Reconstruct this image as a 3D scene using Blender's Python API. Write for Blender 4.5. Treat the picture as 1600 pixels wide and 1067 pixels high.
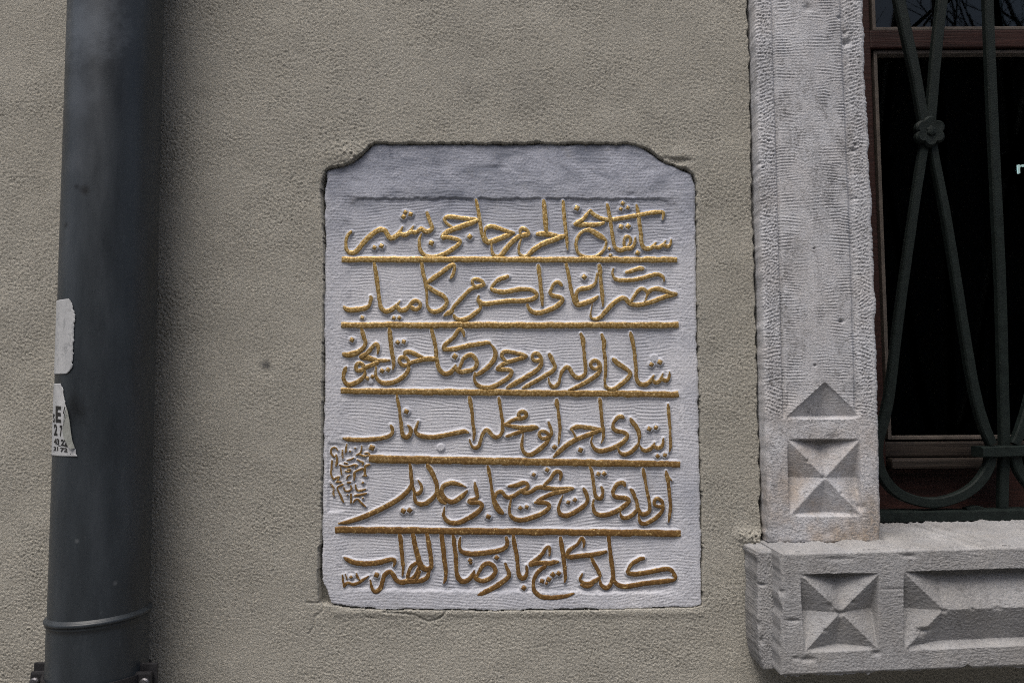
import bpy, bmesh, math, random
import numpy as np
from mathutils import Matrix, Vector

for _o in list(bpy.data.objects):
    bpy.data.objects.remove(_o)
SC = bpy.context.scene
COL = SC.collection
rng = np.random.default_rng(11)
random.seed(11)

# ------------------------------------------------------------------ camera
D = 1.05                      # camera to wall, metres
F = 1250.0                    # focal length in pixels of a 1600 wide frame
PITCH = math.radians(3.9)
ROLL = -0.0059
CAM = np.array([0.0, -D, 0.0])
_f = np.array([0, math.cos(PITCH), math.sin(PITCH)])
_u0 = np.array([0, -math.sin(PITCH), math.cos(PITCH)])
_r0 = np.array([1.0, 0, 0])
_r = math.cos(ROLL) * _r0 + math.sin(ROLL) * _u0
_u = -math.sin(ROLL) * _r0 + math.cos(ROLL) * _u0
cam_d = bpy.data.cameras.new('camera')
cam = bpy.data.objects.new('camera', cam_d)
COL.objects.link(cam)
cam.matrix_world = Matrix(((_r[0], _u[0], -_f[0], CAM[0]),
                           (_r[1], _u[1], -_f[1], CAM[1]),
                           (_r[2], _u[2], -_f[2], CAM[2]),
                           (0, 0, 0, 1)))
cam_d.sensor_width = 36.0
cam_d.lens = 36.0 * F / 1600.0
cam_d.clip_start = 0.01
cam_d.clip_end = 500
SC.camera = cam

# ------------------------------------------------------------------ sky, sun, exposure
SUN_DIR = Vector((-0.24, -0.50, 1.20)).normalized()      # towards the sun
world = bpy.data.worlds.new('World')
SC.world = world
world.use_nodes = True
wn = world.node_tree.nodes
wl = world.node_tree.links
wn.clear()
w_out = wn.new('ShaderNodeOutputWorld')
w_bg = wn.new('ShaderNodeBackground')
w_sky = wn.new('ShaderNodeTexSky')
w_sky.sky_type = 'NISHITA'
w_sky.sun_disc = False
w_sky.sun_elevation = math.asin(SUN_DIR.z)
w_sky.sun_rotation = math.atan2(SUN_DIR.x, SUN_DIR.y)
w_sky.air_density = 1.0
w_sky.dust_density = 6.0
w_sky.ozone_density = 1.0
w_bg.inputs['Strength'].default_value = 0.09
wl.new(w_sky.outputs['Color'], w_bg.inputs['Color'])
wl.new(w_bg.outputs['Background'], w_out.inputs['Surface'])
sun_d = bpy.data.lights.new('sun', 'SUN')
sun_d.energy = 1.5
sun_d.angle = math.radians(34)
sun_d.color = (1.0, 0.965, 0.92)
sun = bpy.data.objects.new('sun', sun_d)
COL.objects.link(sun)
sun.rotation_euler = (-SUN_DIR).to_track_quat('-Z', 'Y').to_euler()
SC.view_settings.view_transform = 'Standard'
SC.view_settings.look = 'None'
SC.view_settings.gamma = 1.0
SC.view_settings.exposure = 0.55
SC.cycles.use_denoising = False
SC.cycles.filter_width = 1.05

# ------------------------------------------------------------------ helpers
BASE = {}


def P(px, py, y):
    """point(s) of the plane at depth y met by the line of sight through pixel px, py"""
    px = np.asarray(px, float)
    py = np.asarray(py, float)
    y = np.asarray(y, float)
    a = (px - 800.0) / F
    b = -(py - 533.5) / F
    dx = a * _r[0] + b * _u[0] + _f[0]
    dy = a * _r[1] + b * _u[1] + _f[1]
    dz = a * _r[2] + b * _u[2] + _f[2]
    t = (y + D) / dy
    x, yy, z = np.broadcast_arrays(dx * t, CAM[1] + dy * t, dz * t)
    return np.stack([x, yy, z], -1)


def tag(o, label=None, cat=None, group=None, kind=None):
    if label: o['label'] = label
    if cat: o['category'] = cat
    if group: o['group'] = group
    if kind: o['kind'] = kind
    return o


def thing(name, base, label, cat, group=None):
    o = bpy.data.objects.new(name, None)
    o.empty_display_size = 0.05
    COL.objects.link(o)
    o.location = base
    BASE[o.name] = np.array(base, float)
    return tag(o, label, cat, group)


def obj(name, verts, faces, mat, parent=None, base=None, smooth=False, mats=None, midx=None):
    """one mesh object; verts in world space, moved to the parent's base"""
    verts = np.asarray(verts, float).reshape(-1, 3)
    b = BASE[parent.name] if parent is not None else np.array(base if base is not None else (0, 0, 0), float)
    v = verts - b
    me = bpy.data.meshes.new(name)
    faces = np.asarray(faces) if not isinstance(faces, list) else faces
    if isinstance(faces, np.ndarray) and faces.ndim == 2:
        n, k = faces.shape
        me.vertices.add(len(v))
        me.vertices.foreach_set('co', v.astype(np.float32).ravel())
        me.loops.add(n * k)
        me.loops.foreach_set('vertex_index', faces.astype(np.int32).ravel())
        me.polygons.add(n)
        me.polygons.foreach_set('loop_start', np.arange(0, n * k, k, dtype=np.int32))
        me.update(calc_edges=True)
    else:
        me.from_pydata([tuple(p) for p in v], [], [tuple(int(i) for i in f) for f in faces])
    me.validate()
    for m in (mats or [mat]):
        me.materials.append(m)
    if midx is not None:
        me.polygons.foreach_set('material_index', np.asarray(midx, np.int32))
    if smooth:
        me.polygons.foreach_set('use_smooth', np.ones(len(me.polygons), bool))
    me.update()
    o = bpy.data.objects.new(name, me)
    COL.objects.link(o)
    if parent is not None:
        o.parent = parent
        BASE[o.name] = b
    else:
        o.location = b
        BASE[o.name] = b
    return o


class MB:
    def __init__(self):
        self.v, self.f, self.n = [], [], 0

    def add(self, verts, faces):
        verts = np.asarray(verts, float).reshape(-1, 3)
        self.v.append(verts)
        self.f += [tuple(int(i) + self.n for i in f) for f in faces]
        self.n += len(verts)

    def box(self, x0, x1, y0, y1, z0, z1, bev=0.0):
        if bev <= 0:
            v = [(x, y, z) for x in (x0, x1) for y in (y0, y1) for z in (z0, z1)]
            f = [(0, 1, 3, 2), (4, 6, 7, 5), (0, 4, 5, 1), (2, 3, 7, 6), (0, 2, 6, 4), (1, 5, 7, 3)]
            self.add(v, f)
            return
        bm = bmesh.new()
        bmesh.ops.create_cube(bm, size=1.0)
        for w in bm.verts:
            w.co = Vector((x0 + (w.co.x + .5) * (x1 - x0), y0 + (w.co.y + .5) * (y1 - y0), z0 + (w.co.z + .5) * (z1 - z0)))
        bmesh.ops.bevel(bm, geom=bm.edges[:], offset=bev, segments=2, profile=.6, affect='EDGES')
        bm.verts.ensure_lookup_table()
        bm.verts.index_update()
        self.add([tuple(w.co) for w in bm.verts], [tuple(q.index for q in f.verts) for f in bm.faces])
        bm.free()

    def build(self, name, mat, parent=None, base=None, smooth=False):
        return obj(name, np.concatenate(self.v), self.f, mat, parent, base, smooth)


def interp(y, tab):
    t = np.array(tab, float)
    return np.interp(y, t[:, 0], t[:, 1])


def bandnoise(h, w, period, bw=0.45, ax=1.0, ay=1.0, seed=0, angle=0.0):
    """filtered white noise, unit deviation; period in cells, ax/ay stretch it along x/y"""
    r = np.random.default_rng(seed)
    fy = np.fft.fftfreq(h)[:, None]
    fx = np.fft.rfftfreq(w)[None, :]
    c, s = math.cos(angle), math.sin(angle)
    gx = (fx * c + fy * s) * ax
    gy = (-fx * s + fy * c) * ay
    fr = np.sqrt(gx ** 2 + gy ** 2) + 1e-9
    filt = np.exp(-(np.log(fr * period) ** 2) / (2 * bw ** 2))
    n = np.fft.irfft2(np.fft.rfft2(r.standard_normal((h, w))) * filt, s=(h, w))
    return n / (n.std() + 1e-12)


def lownoise(h, w, period, seed=0):
    r = np.random.default_rng(seed)
    fy = np.fft.fftfreq(h)[:, None]
    fx = np.fft.rfftfreq(w)[None, :]
    filt = np.exp(-((fx ** 2 + fy ** 2) * period ** 2) * 2.0)
    n = np.fft.irfft2(np.fft.rfft2(r.standard_normal((h, w))) * filt, s=(h, w))
    n -= n.mean()
    return n / (n.std() + 1e-12)


def chisel(PX, PY, cw, chh, period, ang, seed):
    """short runs of toothed-chisel ridges: every patch has its own phase, slope and spacing"""
    r = np.random.default_rng(seed)
    best = np.full(PX.shape, 1e12)
    ph = np.zeros(PX.shape)
    y = PY.min()
    k = 0
    while y < PY.max() + chh:
        x = PX.min() - cw * r.uniform(0, 1)
        while x < PX.max() + cw:
            sx, sy = x + r.uniform(-.3, .3) * cw, y + r.uniform(-.35, .35) * chh
            a, off, pr = r.normal(0, ang), r.uniform(0, 6.28), period * r.uniform(.9, 1.12)
            bow = r.normal(0, .0016)
            i0 = np.searchsorted(PY[:, 0], sy - 2.2 * chh)
            i1 = np.searchsorted(PY[:, 0], sy + 2.2 * chh)
            if i1 > i0:
                dx, dy = PX[i0:i1] - sx, PY[i0:i1] - sy
                d = (dx / cw) ** 2 + (dy / chh) ** 2
                m = d < best[i0:i1]
                best[i0:i1] = np.where(m, d, best[i0:i1])
                p = (dy + a * dx + bow * dx * dx) * 2 * np.pi / pr + off
                ph[i0:i1] = np.where(m, p, ph[i0:i1])
            x += cw
            k += 1
        y += chh
    return np.cos(ph) * np.clip(1.1 - best * .9, .15, 1)


def sstep(x):
    x = np.clip(x, 0, 1)
    return x * x * (3 - 2 * x)


def poly_sdf(PX, PY, poly):
    """signed distance to a polygon, positive inside"""
    poly = np.array(poly, float)
    d2 = np.full(PX.shape, 1e12)
    inside = np.zeros(PX.shape, bool)
    n = len(poly)
    for i in range(n):
        x0, y0 = poly[i]
        x1, y1 = poly[(i + 1) % n]
        ex, ey = x1 - x0, y1 - y0
        t = np.clip(((PX - x0) * ex + (PY - y0) * ey) / (ex * ex + ey * ey + 1e-9), 0, 1)
        d2 = np.minimum(d2, (PX - x0 - t * ex) ** 2 + (PY - y0 - t * ey) ** 2)
        if y0 != y1:
            c = ((y0 > PY) != (y1 > PY)) & (PX < ex * (PY - y0) / ey + x0)
            inside ^= c
    d = np.sqrt(d2)
    return np.where(inside, d, -d)


def line_dist(PX, PY, pts):
    d2 = np.full(PX.shape, 1e12)
    for (x0, y0), (x1, y1) in zip(pts[:-1], pts[1:]):
        ex, ey = x1 - x0, y1 - y0
        t = np.clip(((PX - x0) * ex + (PY - y0) * ey) / (ex * ex + ey * ey + 1e-9), 0, 1)
        d2 = np.minimum(d2, (PX - x0 - t * ex) ** 2 + (PY - y0 - t * ey) ** 2)
    return np.sqrt(d2)


def grid_faces(h, w, off=0):
    idx = np.arange(h * w).reshape(h, w) + off
    a, b, c, d = idx[:-1, :-1], idx[:-1, 1:], idx[1:, 1:], idx[1:, :-1]
    return np.stack([a, d, c, b], -1)          # rows go down: this winding faces -Y


def compact(verts, faces):
    used = np.zeros(len(verts), bool)
    used[faces.ravel()] = True
    remap = np.cumsum(used) - 1
    return verts[used], remap[faces]


def skirted(V, back, nback=6):
    """grid V (h,w,3) facing -Y plus side walls running straight back to depth `back`"""
    h, w, _ = V.shape
    faces = [grid_faces(h, w).reshape(-1, 4)]
    verts = [V.reshape(-1, 3)]
    idx = np.arange(h * w).reshape(h, w)
    loop = np.concatenate([idx[0, :], idx[1:, -1], idx[-1, -2::-1], idx[-2:0:-1, 0]])
    ring0 = loop
    n = len(loop)
    base = verts[0][loop]
    off = h * w
    prev = ring0
    for k in range(1, nback + 1):
        q = base.copy()
        q[:, 1] = base[:, 1] + (back - base[:, 1]) * (k / nback) ** 1.5
        verts.append(q)
        cur = np.arange(off, off + n)
        off += n
        nx = np.roll(np.arange(n), -1)
        faces.append(np.stack([prev, prev[nx], cur[nx], cur], -1))
        prev = cur
    return np.concatenate(verts), np.concatenate(faces)


def catmull(pts, step=1.6):
    """smooth polyline through points (any number of columns)"""
    p = np.array(pts, float)
    if len(p) < 3:
        n = max(2, int(np.hypot(*(p[-1, :2] - p[0, :2])) / step) + 1)
        t = np.linspace(0, 1, n)[:, None]
        return p[0] * (1 - t) + p[-1] * t
    q = np.vstack([2 * p[0] - p[1], p, 2 * p[-1] - p[-2]])
    out = []
    for i in range(1, len(q) - 2):
        n = max(1, int(np.hypot(*(q[i + 1, :2] - q[i, :2])) / step))
        for k in range(n):
            t = k / n
            a, b, c, d = q[i - 1], q[i], q[i + 1], q[i + 2]
            out.append(.5 * (2 * b + (c - a) * t + (2 * a - 5 * b + 4 * c - d) * t * t + (3 * b - a - 3 * c + d) * t ** 3))
    out.append(q[-2])
    return np.array(out)


# drain pipe: radius and axis (x, y)
R = .055
PC = np.array([-.4982, -.068])                 # axis, x and y


def cyl_hit(px, py, rad):
    """where the line of sight through a pixel meets the pipe (nearest point if it passes beside)"""
    p = P(px, py, 0.0) - CAM
    d = p / np.linalg.norm(p)
    ox, oy = CAM[0] - PC[0], CAM[1] - PC[1]
    A = d[0] ** 2 + d[1] ** 2
    B = ox * d[0] + oy * d[1]
    C = ox * ox + oy * oy - rad * rad
    disc = max(B * B - A * C, 0.0)
    tt = (-B - math.sqrt(disc)) / A
    q = CAM + d * tt
    return math.atan2(q[1] - PC[1], q[0] - PC[0]), q[2]


# ------------------------------------------------------------------ materials
class NT:
    def __init__(self, name):
        self.m = bpy.data.materials.new(name)
        self.m.use_nodes = True
        self.t = self.m.node_tree
        self.t.nodes.clear()
        self.out = self.t.nodes.new('ShaderNodeOutputMaterial')
        self.bsdf = self.t.nodes.new('ShaderNodeBsdfPrincipled')
        self.t.links.new(self.bsdf.outputs[0], self.out.inputs['Surface'])
        self.tc = self.t.nodes.new('ShaderNodeTexCoord')
        self.co = self.tc.outputs['Object']

    def n(self, kind, **kw):
        nd = self.t.nodes.new('ShaderNode' + kind)
        for k, v in kw.items():
            setattr(nd, k, v)
        return nd

    def link(self, a, b):
        self.t.links.new(a, b)

    def noise(self, scale, detail=4, rough=.55, dist=0.0, stretch=None):
        nd = self.n('TexNoise')
        nd.inputs['Scale'].default_value = scale
        nd.inputs['Detail'].default_value = detail
        nd.inputs['Roughness'].default_value = rough
        nd.inputs['Distortion'].default_value = dist
        if stretch:
            mp = self.n('Mapping')
            mp.inputs['Scale'].default_value = stretch
            self.link(self.co, mp.inputs['Vector'])
            self.link(mp.outputs[0], nd.inputs['Vector'])
        else:
            self.link(self.co, nd.inputs['Vector'])
        return nd.outputs['Fac']

    def ramp(self, fac, stops):
        nd = self.n('ValToRGB')
        cr = nd.color_ramp
        while len(cr.elements) < len(stops):
            cr.elements.new(.5)
        for e, (p, c) in zip(cr.elements, stops):
            e.position = p
            e.color = (c[0], c[1], c[2], 1) if hasattr(c, '__len__') else (c, c, c, 1)
        self.link(fac, nd.inputs['Fac'])
        return nd.outputs['Color']

    def mix(self, fac, a, b, blend='MIX'):
        nd = self.n('Mix', data_type='RGBA', blend_type=blend)
        for s, v in ((nd.inputs['Factor'], fac), (nd.inputs[6], a), (nd.inputs[7], b)):
            if hasattr(v, 'node'):
                self.link(v, s)
            elif hasattr(v, '__len__'):
                s.default_value = (v[0], v[1], v[2], 1)
            else:
                s.default_value = v
        return nd.outputs[2]

    def math(self, op, a, b=0.0):
        nd = self.n('Math', operation=op)
        for s, v in ((nd.inputs[0], a), (nd.inputs[1], b)):
            if hasattr(v, 'node'):
                self.link(v, s)
            else:
                s.default_value = v
        return nd.outputs[0]

    def bump(self, h, dist, strength=1.0, prev=None):
        nd = self.n('Bump')
        nd.inputs['Distance'].default_value = dist
        nd.inputs['Strength'].default_value = strength
        self.link(h, nd.inputs['Height'])
        if prev is not None:
            self.link(prev, nd.inputs['Normal'])
        return nd.outputs[0]

    def set(self, color=None, rough=None, metal=None, normal=None, spec=None):
        for key, v in (('Base Color', color), ('Roughness', rough), ('Metallic', metal), ('Normal', normal),
                       ('Specular IOR Level', spec)):
            if v is None:
                continue
            s = self.bsdf.inputs[key]
            if hasattr(v, 'node'):
                self.link(v, s)
            elif hasattr(v, '__len__'):
                s.default_value = (v[0], v[1], v[2], 1)
            else:
                s.default_value = v
        return self.m

    def spot(self, at, rad, amt):
        """soft-edged stain of a given size at a point of the object"""
        d = self.n('VectorMath', operation='DISTANCE')
        self.link(self.co, d.inputs[0])
        d.inputs[1].default_value = tuple(float(q) for q in at)
        w = self.math('ADD', d.outputs['Value'], self.math('MULTIPLY', self.math('SUBTRACT', self.noise(60.0, 4, .7), .5), rad * 1.6))
        return self.ramp(self.math('DIVIDE', w, rad), [(.15, amt), (1.0, 0)])

    def z(self):
        s = self.n('SeparateXYZ')
        self.link(self.co, s.inputs[0])
        return s.outputs[2]


def mat_stucco():
    t = NT('rough_stucco')
    big = t.noise(5.0, 5, .6)
    mid = t.noise(38.0, 4, .6)
    fine = t.noise(700.0, 3, .7)
    c = t.ramp(big, [(.30, (.415, .403, .357)), (.52, (.468, .456, .408)), (.75, (.485, .474, .427))])
    c = t.mix(t.ramp(mid, [(.35, .0), (.7, .35)]), c, (.405, .392, .345))
    c = t.mix(t.ramp(fine, [(.36, .8), (.50, .0)]), c, (.17, .163, .14))
    c = t.mix(t.ramp(fine, [(.56, .0), (.72, .5)]), c, (.46, .445, .39))
    c = t.mix(t.ramp(t.noise(1500.0, 2, .7), [(.40, .55), (.52, .0)]), c, (.20, .19, .16))
    for (px, py, rad, amt) in ((416, 570, .0095, 1.0), (1012, 180, .012, .25), (735, 140, .03, .22), (815, 150, .05, .2), (1105, 560, .03, .15)):
        c = t.mix(t.spot(P(px, py, 0) - np.array((0, .1, -1.5)), rad, amt), c, (.13, .13, .125))
    g = t.noise(420.0, 4, .65, .6, (1, 1, 1.5))
    g2 = t.noise(1100.0, 2, .6)
    nb = t.bump(g, .0014, 1.0)
    nb = t.bump(g2, .0005, .8, nb)
    return t.set(c, .95, 0, nb, .2)


def mat_marble():
    t = NT('tooled_marble')
    big = t.noise(9.0, 6, .62, .7)
    fine = t.noise(240.0, 4, .6, 0, (.5, .5, 1.5))
    c = t.ramp(big, [(.30, (.40, .42, .475)), (.5, (.53, .545, .595)), (.72, (.62, .63, .67))])
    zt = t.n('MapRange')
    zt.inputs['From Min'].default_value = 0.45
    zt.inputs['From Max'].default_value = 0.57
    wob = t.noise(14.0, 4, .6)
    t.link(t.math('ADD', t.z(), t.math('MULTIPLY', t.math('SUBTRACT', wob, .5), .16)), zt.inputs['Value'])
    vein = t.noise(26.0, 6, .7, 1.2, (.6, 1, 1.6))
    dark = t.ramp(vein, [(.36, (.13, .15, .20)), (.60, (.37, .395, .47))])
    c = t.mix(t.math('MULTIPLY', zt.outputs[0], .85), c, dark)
    c = t.mix(t.ramp(fine, [(.28, .55), (.46, .0)]), c, (.26, .265, .29))
    dirt = t.noise(30.0, 5, .7)
    c = t.mix(t.ramp(dirt, [(.60, .0), (.80, .45)]), c, (.37, .36, .34))
    nb = t.bump(t.noise(900.0, 3, .6, 0, (.45, .45, 1.3)), .0006, .8)
    return t.set(c, .8, 0, nb, .3)


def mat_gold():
    """worn gilding; bright sky sheen above and dim reflection below are painted into the colour"""
    t = NT('worn_gilding_painted_sheen')
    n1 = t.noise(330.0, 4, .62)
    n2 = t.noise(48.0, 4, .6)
    wear_or_sheen = t.n('MapRange')
    wear_or_sheen.inputs['From Min'].default_value = .55
    wear_or_sheen.inputs['From Max'].default_value = .10
    t.link(t.math('ADD', t.z(), t.math('MULTIPLY', t.math('SUBTRACT', n2, .5), .25)), wear_or_sheen.inputs['Value'])
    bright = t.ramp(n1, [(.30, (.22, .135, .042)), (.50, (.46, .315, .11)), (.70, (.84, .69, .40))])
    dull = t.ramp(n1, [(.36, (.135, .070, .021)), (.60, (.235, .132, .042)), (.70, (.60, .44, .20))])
    c = t.mix(wear_or_sheen.outputs[0], bright, dull)  # mix by height stands in for the sky reflected in the upper lines
    m = t.math('SUBTRACT', .75, t.math('MULTIPLY', wear_or_sheen.outputs[0], .5))
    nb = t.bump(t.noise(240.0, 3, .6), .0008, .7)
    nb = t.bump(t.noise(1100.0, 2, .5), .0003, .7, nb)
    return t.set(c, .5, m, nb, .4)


def mat_stone(name, base, hi, lo, stain, zlo=None, zhi=None, stain_amt=.5):
    t = NT(name)
    big = t.noise(11.0, 6, .65, .5)
    mid = t.noise(70.0, 5, .7)
    fine = t.noise(520.0, 3, .7, 0, (.5, .5, 1.4))
    c = t.ramp(big, [(.28, lo), (.5, base), (.74, hi)])
    st = t.noise(17.0, 5, .65)
    f = t.ramp(st, [(.40, .0), (.66, 1.0)])
    if zlo is not None:
        mr = t.n('MapRange')
        mr.inputs['From Min'].default_value = zhi
        mr.inputs['From Max'].default_value = zlo
        t.link(t.z(), mr.inputs['Value'])
        f = t.math('ADD', t.math('MULTIPLY', f, .25), t.math('MULTIPLY', mr.outputs[0], t.math('ADD', f, .15)))
    c = t.mix(t.math('MULTIPLY', f, stain_amt), c, stain)
    wear_or_sheen = t.noise(20.0, 6, .7, .4, (1.5, 1, .55))
    c = t.mix(t.ramp(wear_or_sheen, [(.50, .0), (.64, .85)]), c, t.mix(t.ramp(t.noise(330.0, 4, .7), [(.42, 0), (.58, 1)]), c, (.19, .19, .195)))
    c = t.mix(t.ramp(mid, [(.29, .85), (.39, .0)]), c, (.14, .137, .135))
    c = t.mix(t.ramp(fine, [(.32, .8), (.45, .0)]), c, (.18, .18, .18))
    c = t.mix(t.ramp(t.noise(1300.0, 2, .7), [(.38, .5), (.5, .0)]), c, (.24, .24, .24))
    nb = t.bump(t.noise(300.0, 4, .65, .3, (.55, .55, 1.3)), .0012, .8)
    nb = t.bump(t.noise(1200.0, 2, .6), .0004, .8, nb)
    return t.set(c, .88, 0, nb, .25)


def mat_pipe():
    t = NT('grey_pipe_paint')
    streak = t.noise(16.0, 5, .6, 0, (1.6, 1.6, .35))
    spot = t.noise(45.0, 5, .65, .4)
    c = t.ramp(streak, [(.3, (.017, .0215, .026)), (.55, (.028, .0355, .043)), (.78, (.048, .058, .069))])
    c = t.mix(t.ramp(spot, [(.66, .0), (.78, .55)]), c, (.012, .013, .016))
    dust = t.noise(260.0, 3, .6, 0, (1, 1, .5))
    c = t.mix(t.ramp(dust, [(.60, .0), (.78, .16)]), c, (.10, .115, .13))
    for (px, py, rad, amt, col) in ((132, 297, .008, .9, (.004, .005, .006)), (120, 292, .005, .8, (.004, .005, .006)), (103, 352, .005, .8, (.004, .005, .006)), (132, 40, .055, .75, (.10, .118, .14)),
                               (122, 150, .035, .6, (.075, .088, .105)), (118, 250, .025, .5, (.07, .08, .092)), (120, 845, .0035, .6, (.12, .13, .14)), (180, 911, .0035, .6, (.12, .13, .14)), (118, 640, .02, .8, (.006, .007, .008))):
        th, z = cyl_hit(px, py, R)
        c = t.mix(t.spot((R * math.cos(th), R * math.sin(th), z + 1.5), rad, amt), c, col)
    r = t.ramp(streak, [(.3, .34), (.7, .5)])
    nb = t.bump(t.noise(22.0, 3, .5, 0, (1, 1, .4)), .0012, .5)
    nb = t.bump(t.noise(600.0, 2, .5), .0002, .4, nb)
    return t.set(c, r, 0, nb, .5)


def mat_paint(name, c0, c1, rough=.5, scale=60.0, bump=.0006, spec=.4):
    t = NT(name)
    n1 = t.noise(scale, 5, .65)
    c = t.ramp(n1, [(.32, c0), (.7, c1)])
    nb = t.bump(t.noise(scale * 6, 3, .6), bump, .7)
    return t.set(c, rough, 0, nb, spec)


def mat_wood(name, c0, c1, grain=(.35, 8, 8), spec=.3):
    t = NT(name)
    n1 = t.noise(24.0, 6, .65, .3, grain)
    c = t.ramp(n1, [(.3, c0), (.7, c1)])
    nb = t.bump(n1, .0015, .7)
    return t.set(c, .6, 0, nb, spec)


def mat_glass():
    t = NT('window_glass')
    t.t.nodes.remove(t.bsdf)
    tr = t.n('BsdfTransparent')
    tr.inputs[0].default_value = (.55, .6, .58, 1)
    gl = t.n('BsdfGlossy')
    gl.inputs['Roughness'].default_value = .015
    gl.inputs['Color'].default_value = (.95, .97, 1, 1)
    fr = t.n('Fresnel')
    fr.inputs['IOR'].default_value = 1.34
    wob = t.bump(t.noise(6.0, 2, .5), .002, .15)
    t.link(wob, gl.inputs['Normal'])
    mx = t.n('MixShader')
    t.link(fr.outputs[0], mx.inputs[0])
    t.link(tr.outputs[0], mx.inputs[1])
    t.link(gl.outputs[0], mx.inputs[2])
    t.link(mx.outputs[0], t.out.inputs['Surface'])
    return t.m


M_STUCCO = mat_stucco()
M_MARBLE = mat_marble()
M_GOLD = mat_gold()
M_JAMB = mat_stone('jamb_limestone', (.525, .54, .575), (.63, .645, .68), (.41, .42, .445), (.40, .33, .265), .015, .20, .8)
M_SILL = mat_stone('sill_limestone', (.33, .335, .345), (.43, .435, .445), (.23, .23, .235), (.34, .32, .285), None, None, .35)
M_PIPE = mat_pipe()
M_IRON = mat_paint('green_black_iron_paint', (.0045, .008, .0072), (.010, .016, .0145), .6, 90.0, .0012, .2)
M_BLACKIRON = mat_paint('black_bracket_paint', (.012, .012, .014), (.03, .03, .033), .45, 90.0)
M_SCREW = mat_paint('dull_zinc', (.09, .09, .10), (.18, .18, .19), .4, 120.0)
M_SCREW.node_tree.nodes['Principled BSDF'].inputs['Metallic'].default_value = .8
M_WOOD = mat_wood('red_brown_wood', (.015, .0055, .004), (.040, .013, .009))
M_OLDWOOD = mat_wood('weathered_wood', (.013, .010, .008), (.040, .030, .024))
M_BEAD = mat_paint('grey_putty_bead', (.065, .055, .047), (.12, .10, .085), .7, 80.0)
M_GLASS = mat_glass()
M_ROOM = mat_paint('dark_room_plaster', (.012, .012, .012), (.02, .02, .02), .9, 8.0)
def mat_paper():
    t = NT('faded_sticker_paper')
    c = t.ramp(t.noise(26.0, 5, .65), [(.3, (.33, .345, .36)), (.7, (.50, .515, .53))])
    c = t.mix(t.ramp(t.noise(90.0, 5, .75, .6), [(.55, .0), (.68, .75)]), c, (.17, .18, .19))
    c = t.mix(t.ramp(t.noise(500.0, 3, .6, 0, (1, 1, .3)), [(.56, .0), (.70, .35)]), c, (.2, .21, .22))
    return t.set(c, .75, 0, t.bump(t.noise(70.0, 4, .6), .0008, .8), .2)


M_PAPER = mat_paper()
M_INK = mat_paint('black_print', (.012, .012, .012), (.022, .022, .022), .6, 100.0, .0001)
M_FLAP = mat_paint('curled_paper_back', (.21, .225, .21), (.32, .33, .31), .8, 90.0, .0004, .2)
M_PAVE = mat_paint('grey_paving', (.10, .10, .095), (.17, .165, .155), .9, 7.0, .002)
M_FACADE = mat_paint('dark_facade_plaster', (.040, .038, .034), (.065, .06, .055), .9, 4.0, .002)
M_BARK = mat_paint('dark_bark', (.018, .015, .012), (.05, .042, .034), .95, 30.0, .004, .1)

# ------------------------------------------------------------------ the inscription: strokes "x,y,width ..." from a corner of each part of a line
LINES = []


def L(*tiles):
    LINES.append(tiles)


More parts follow.
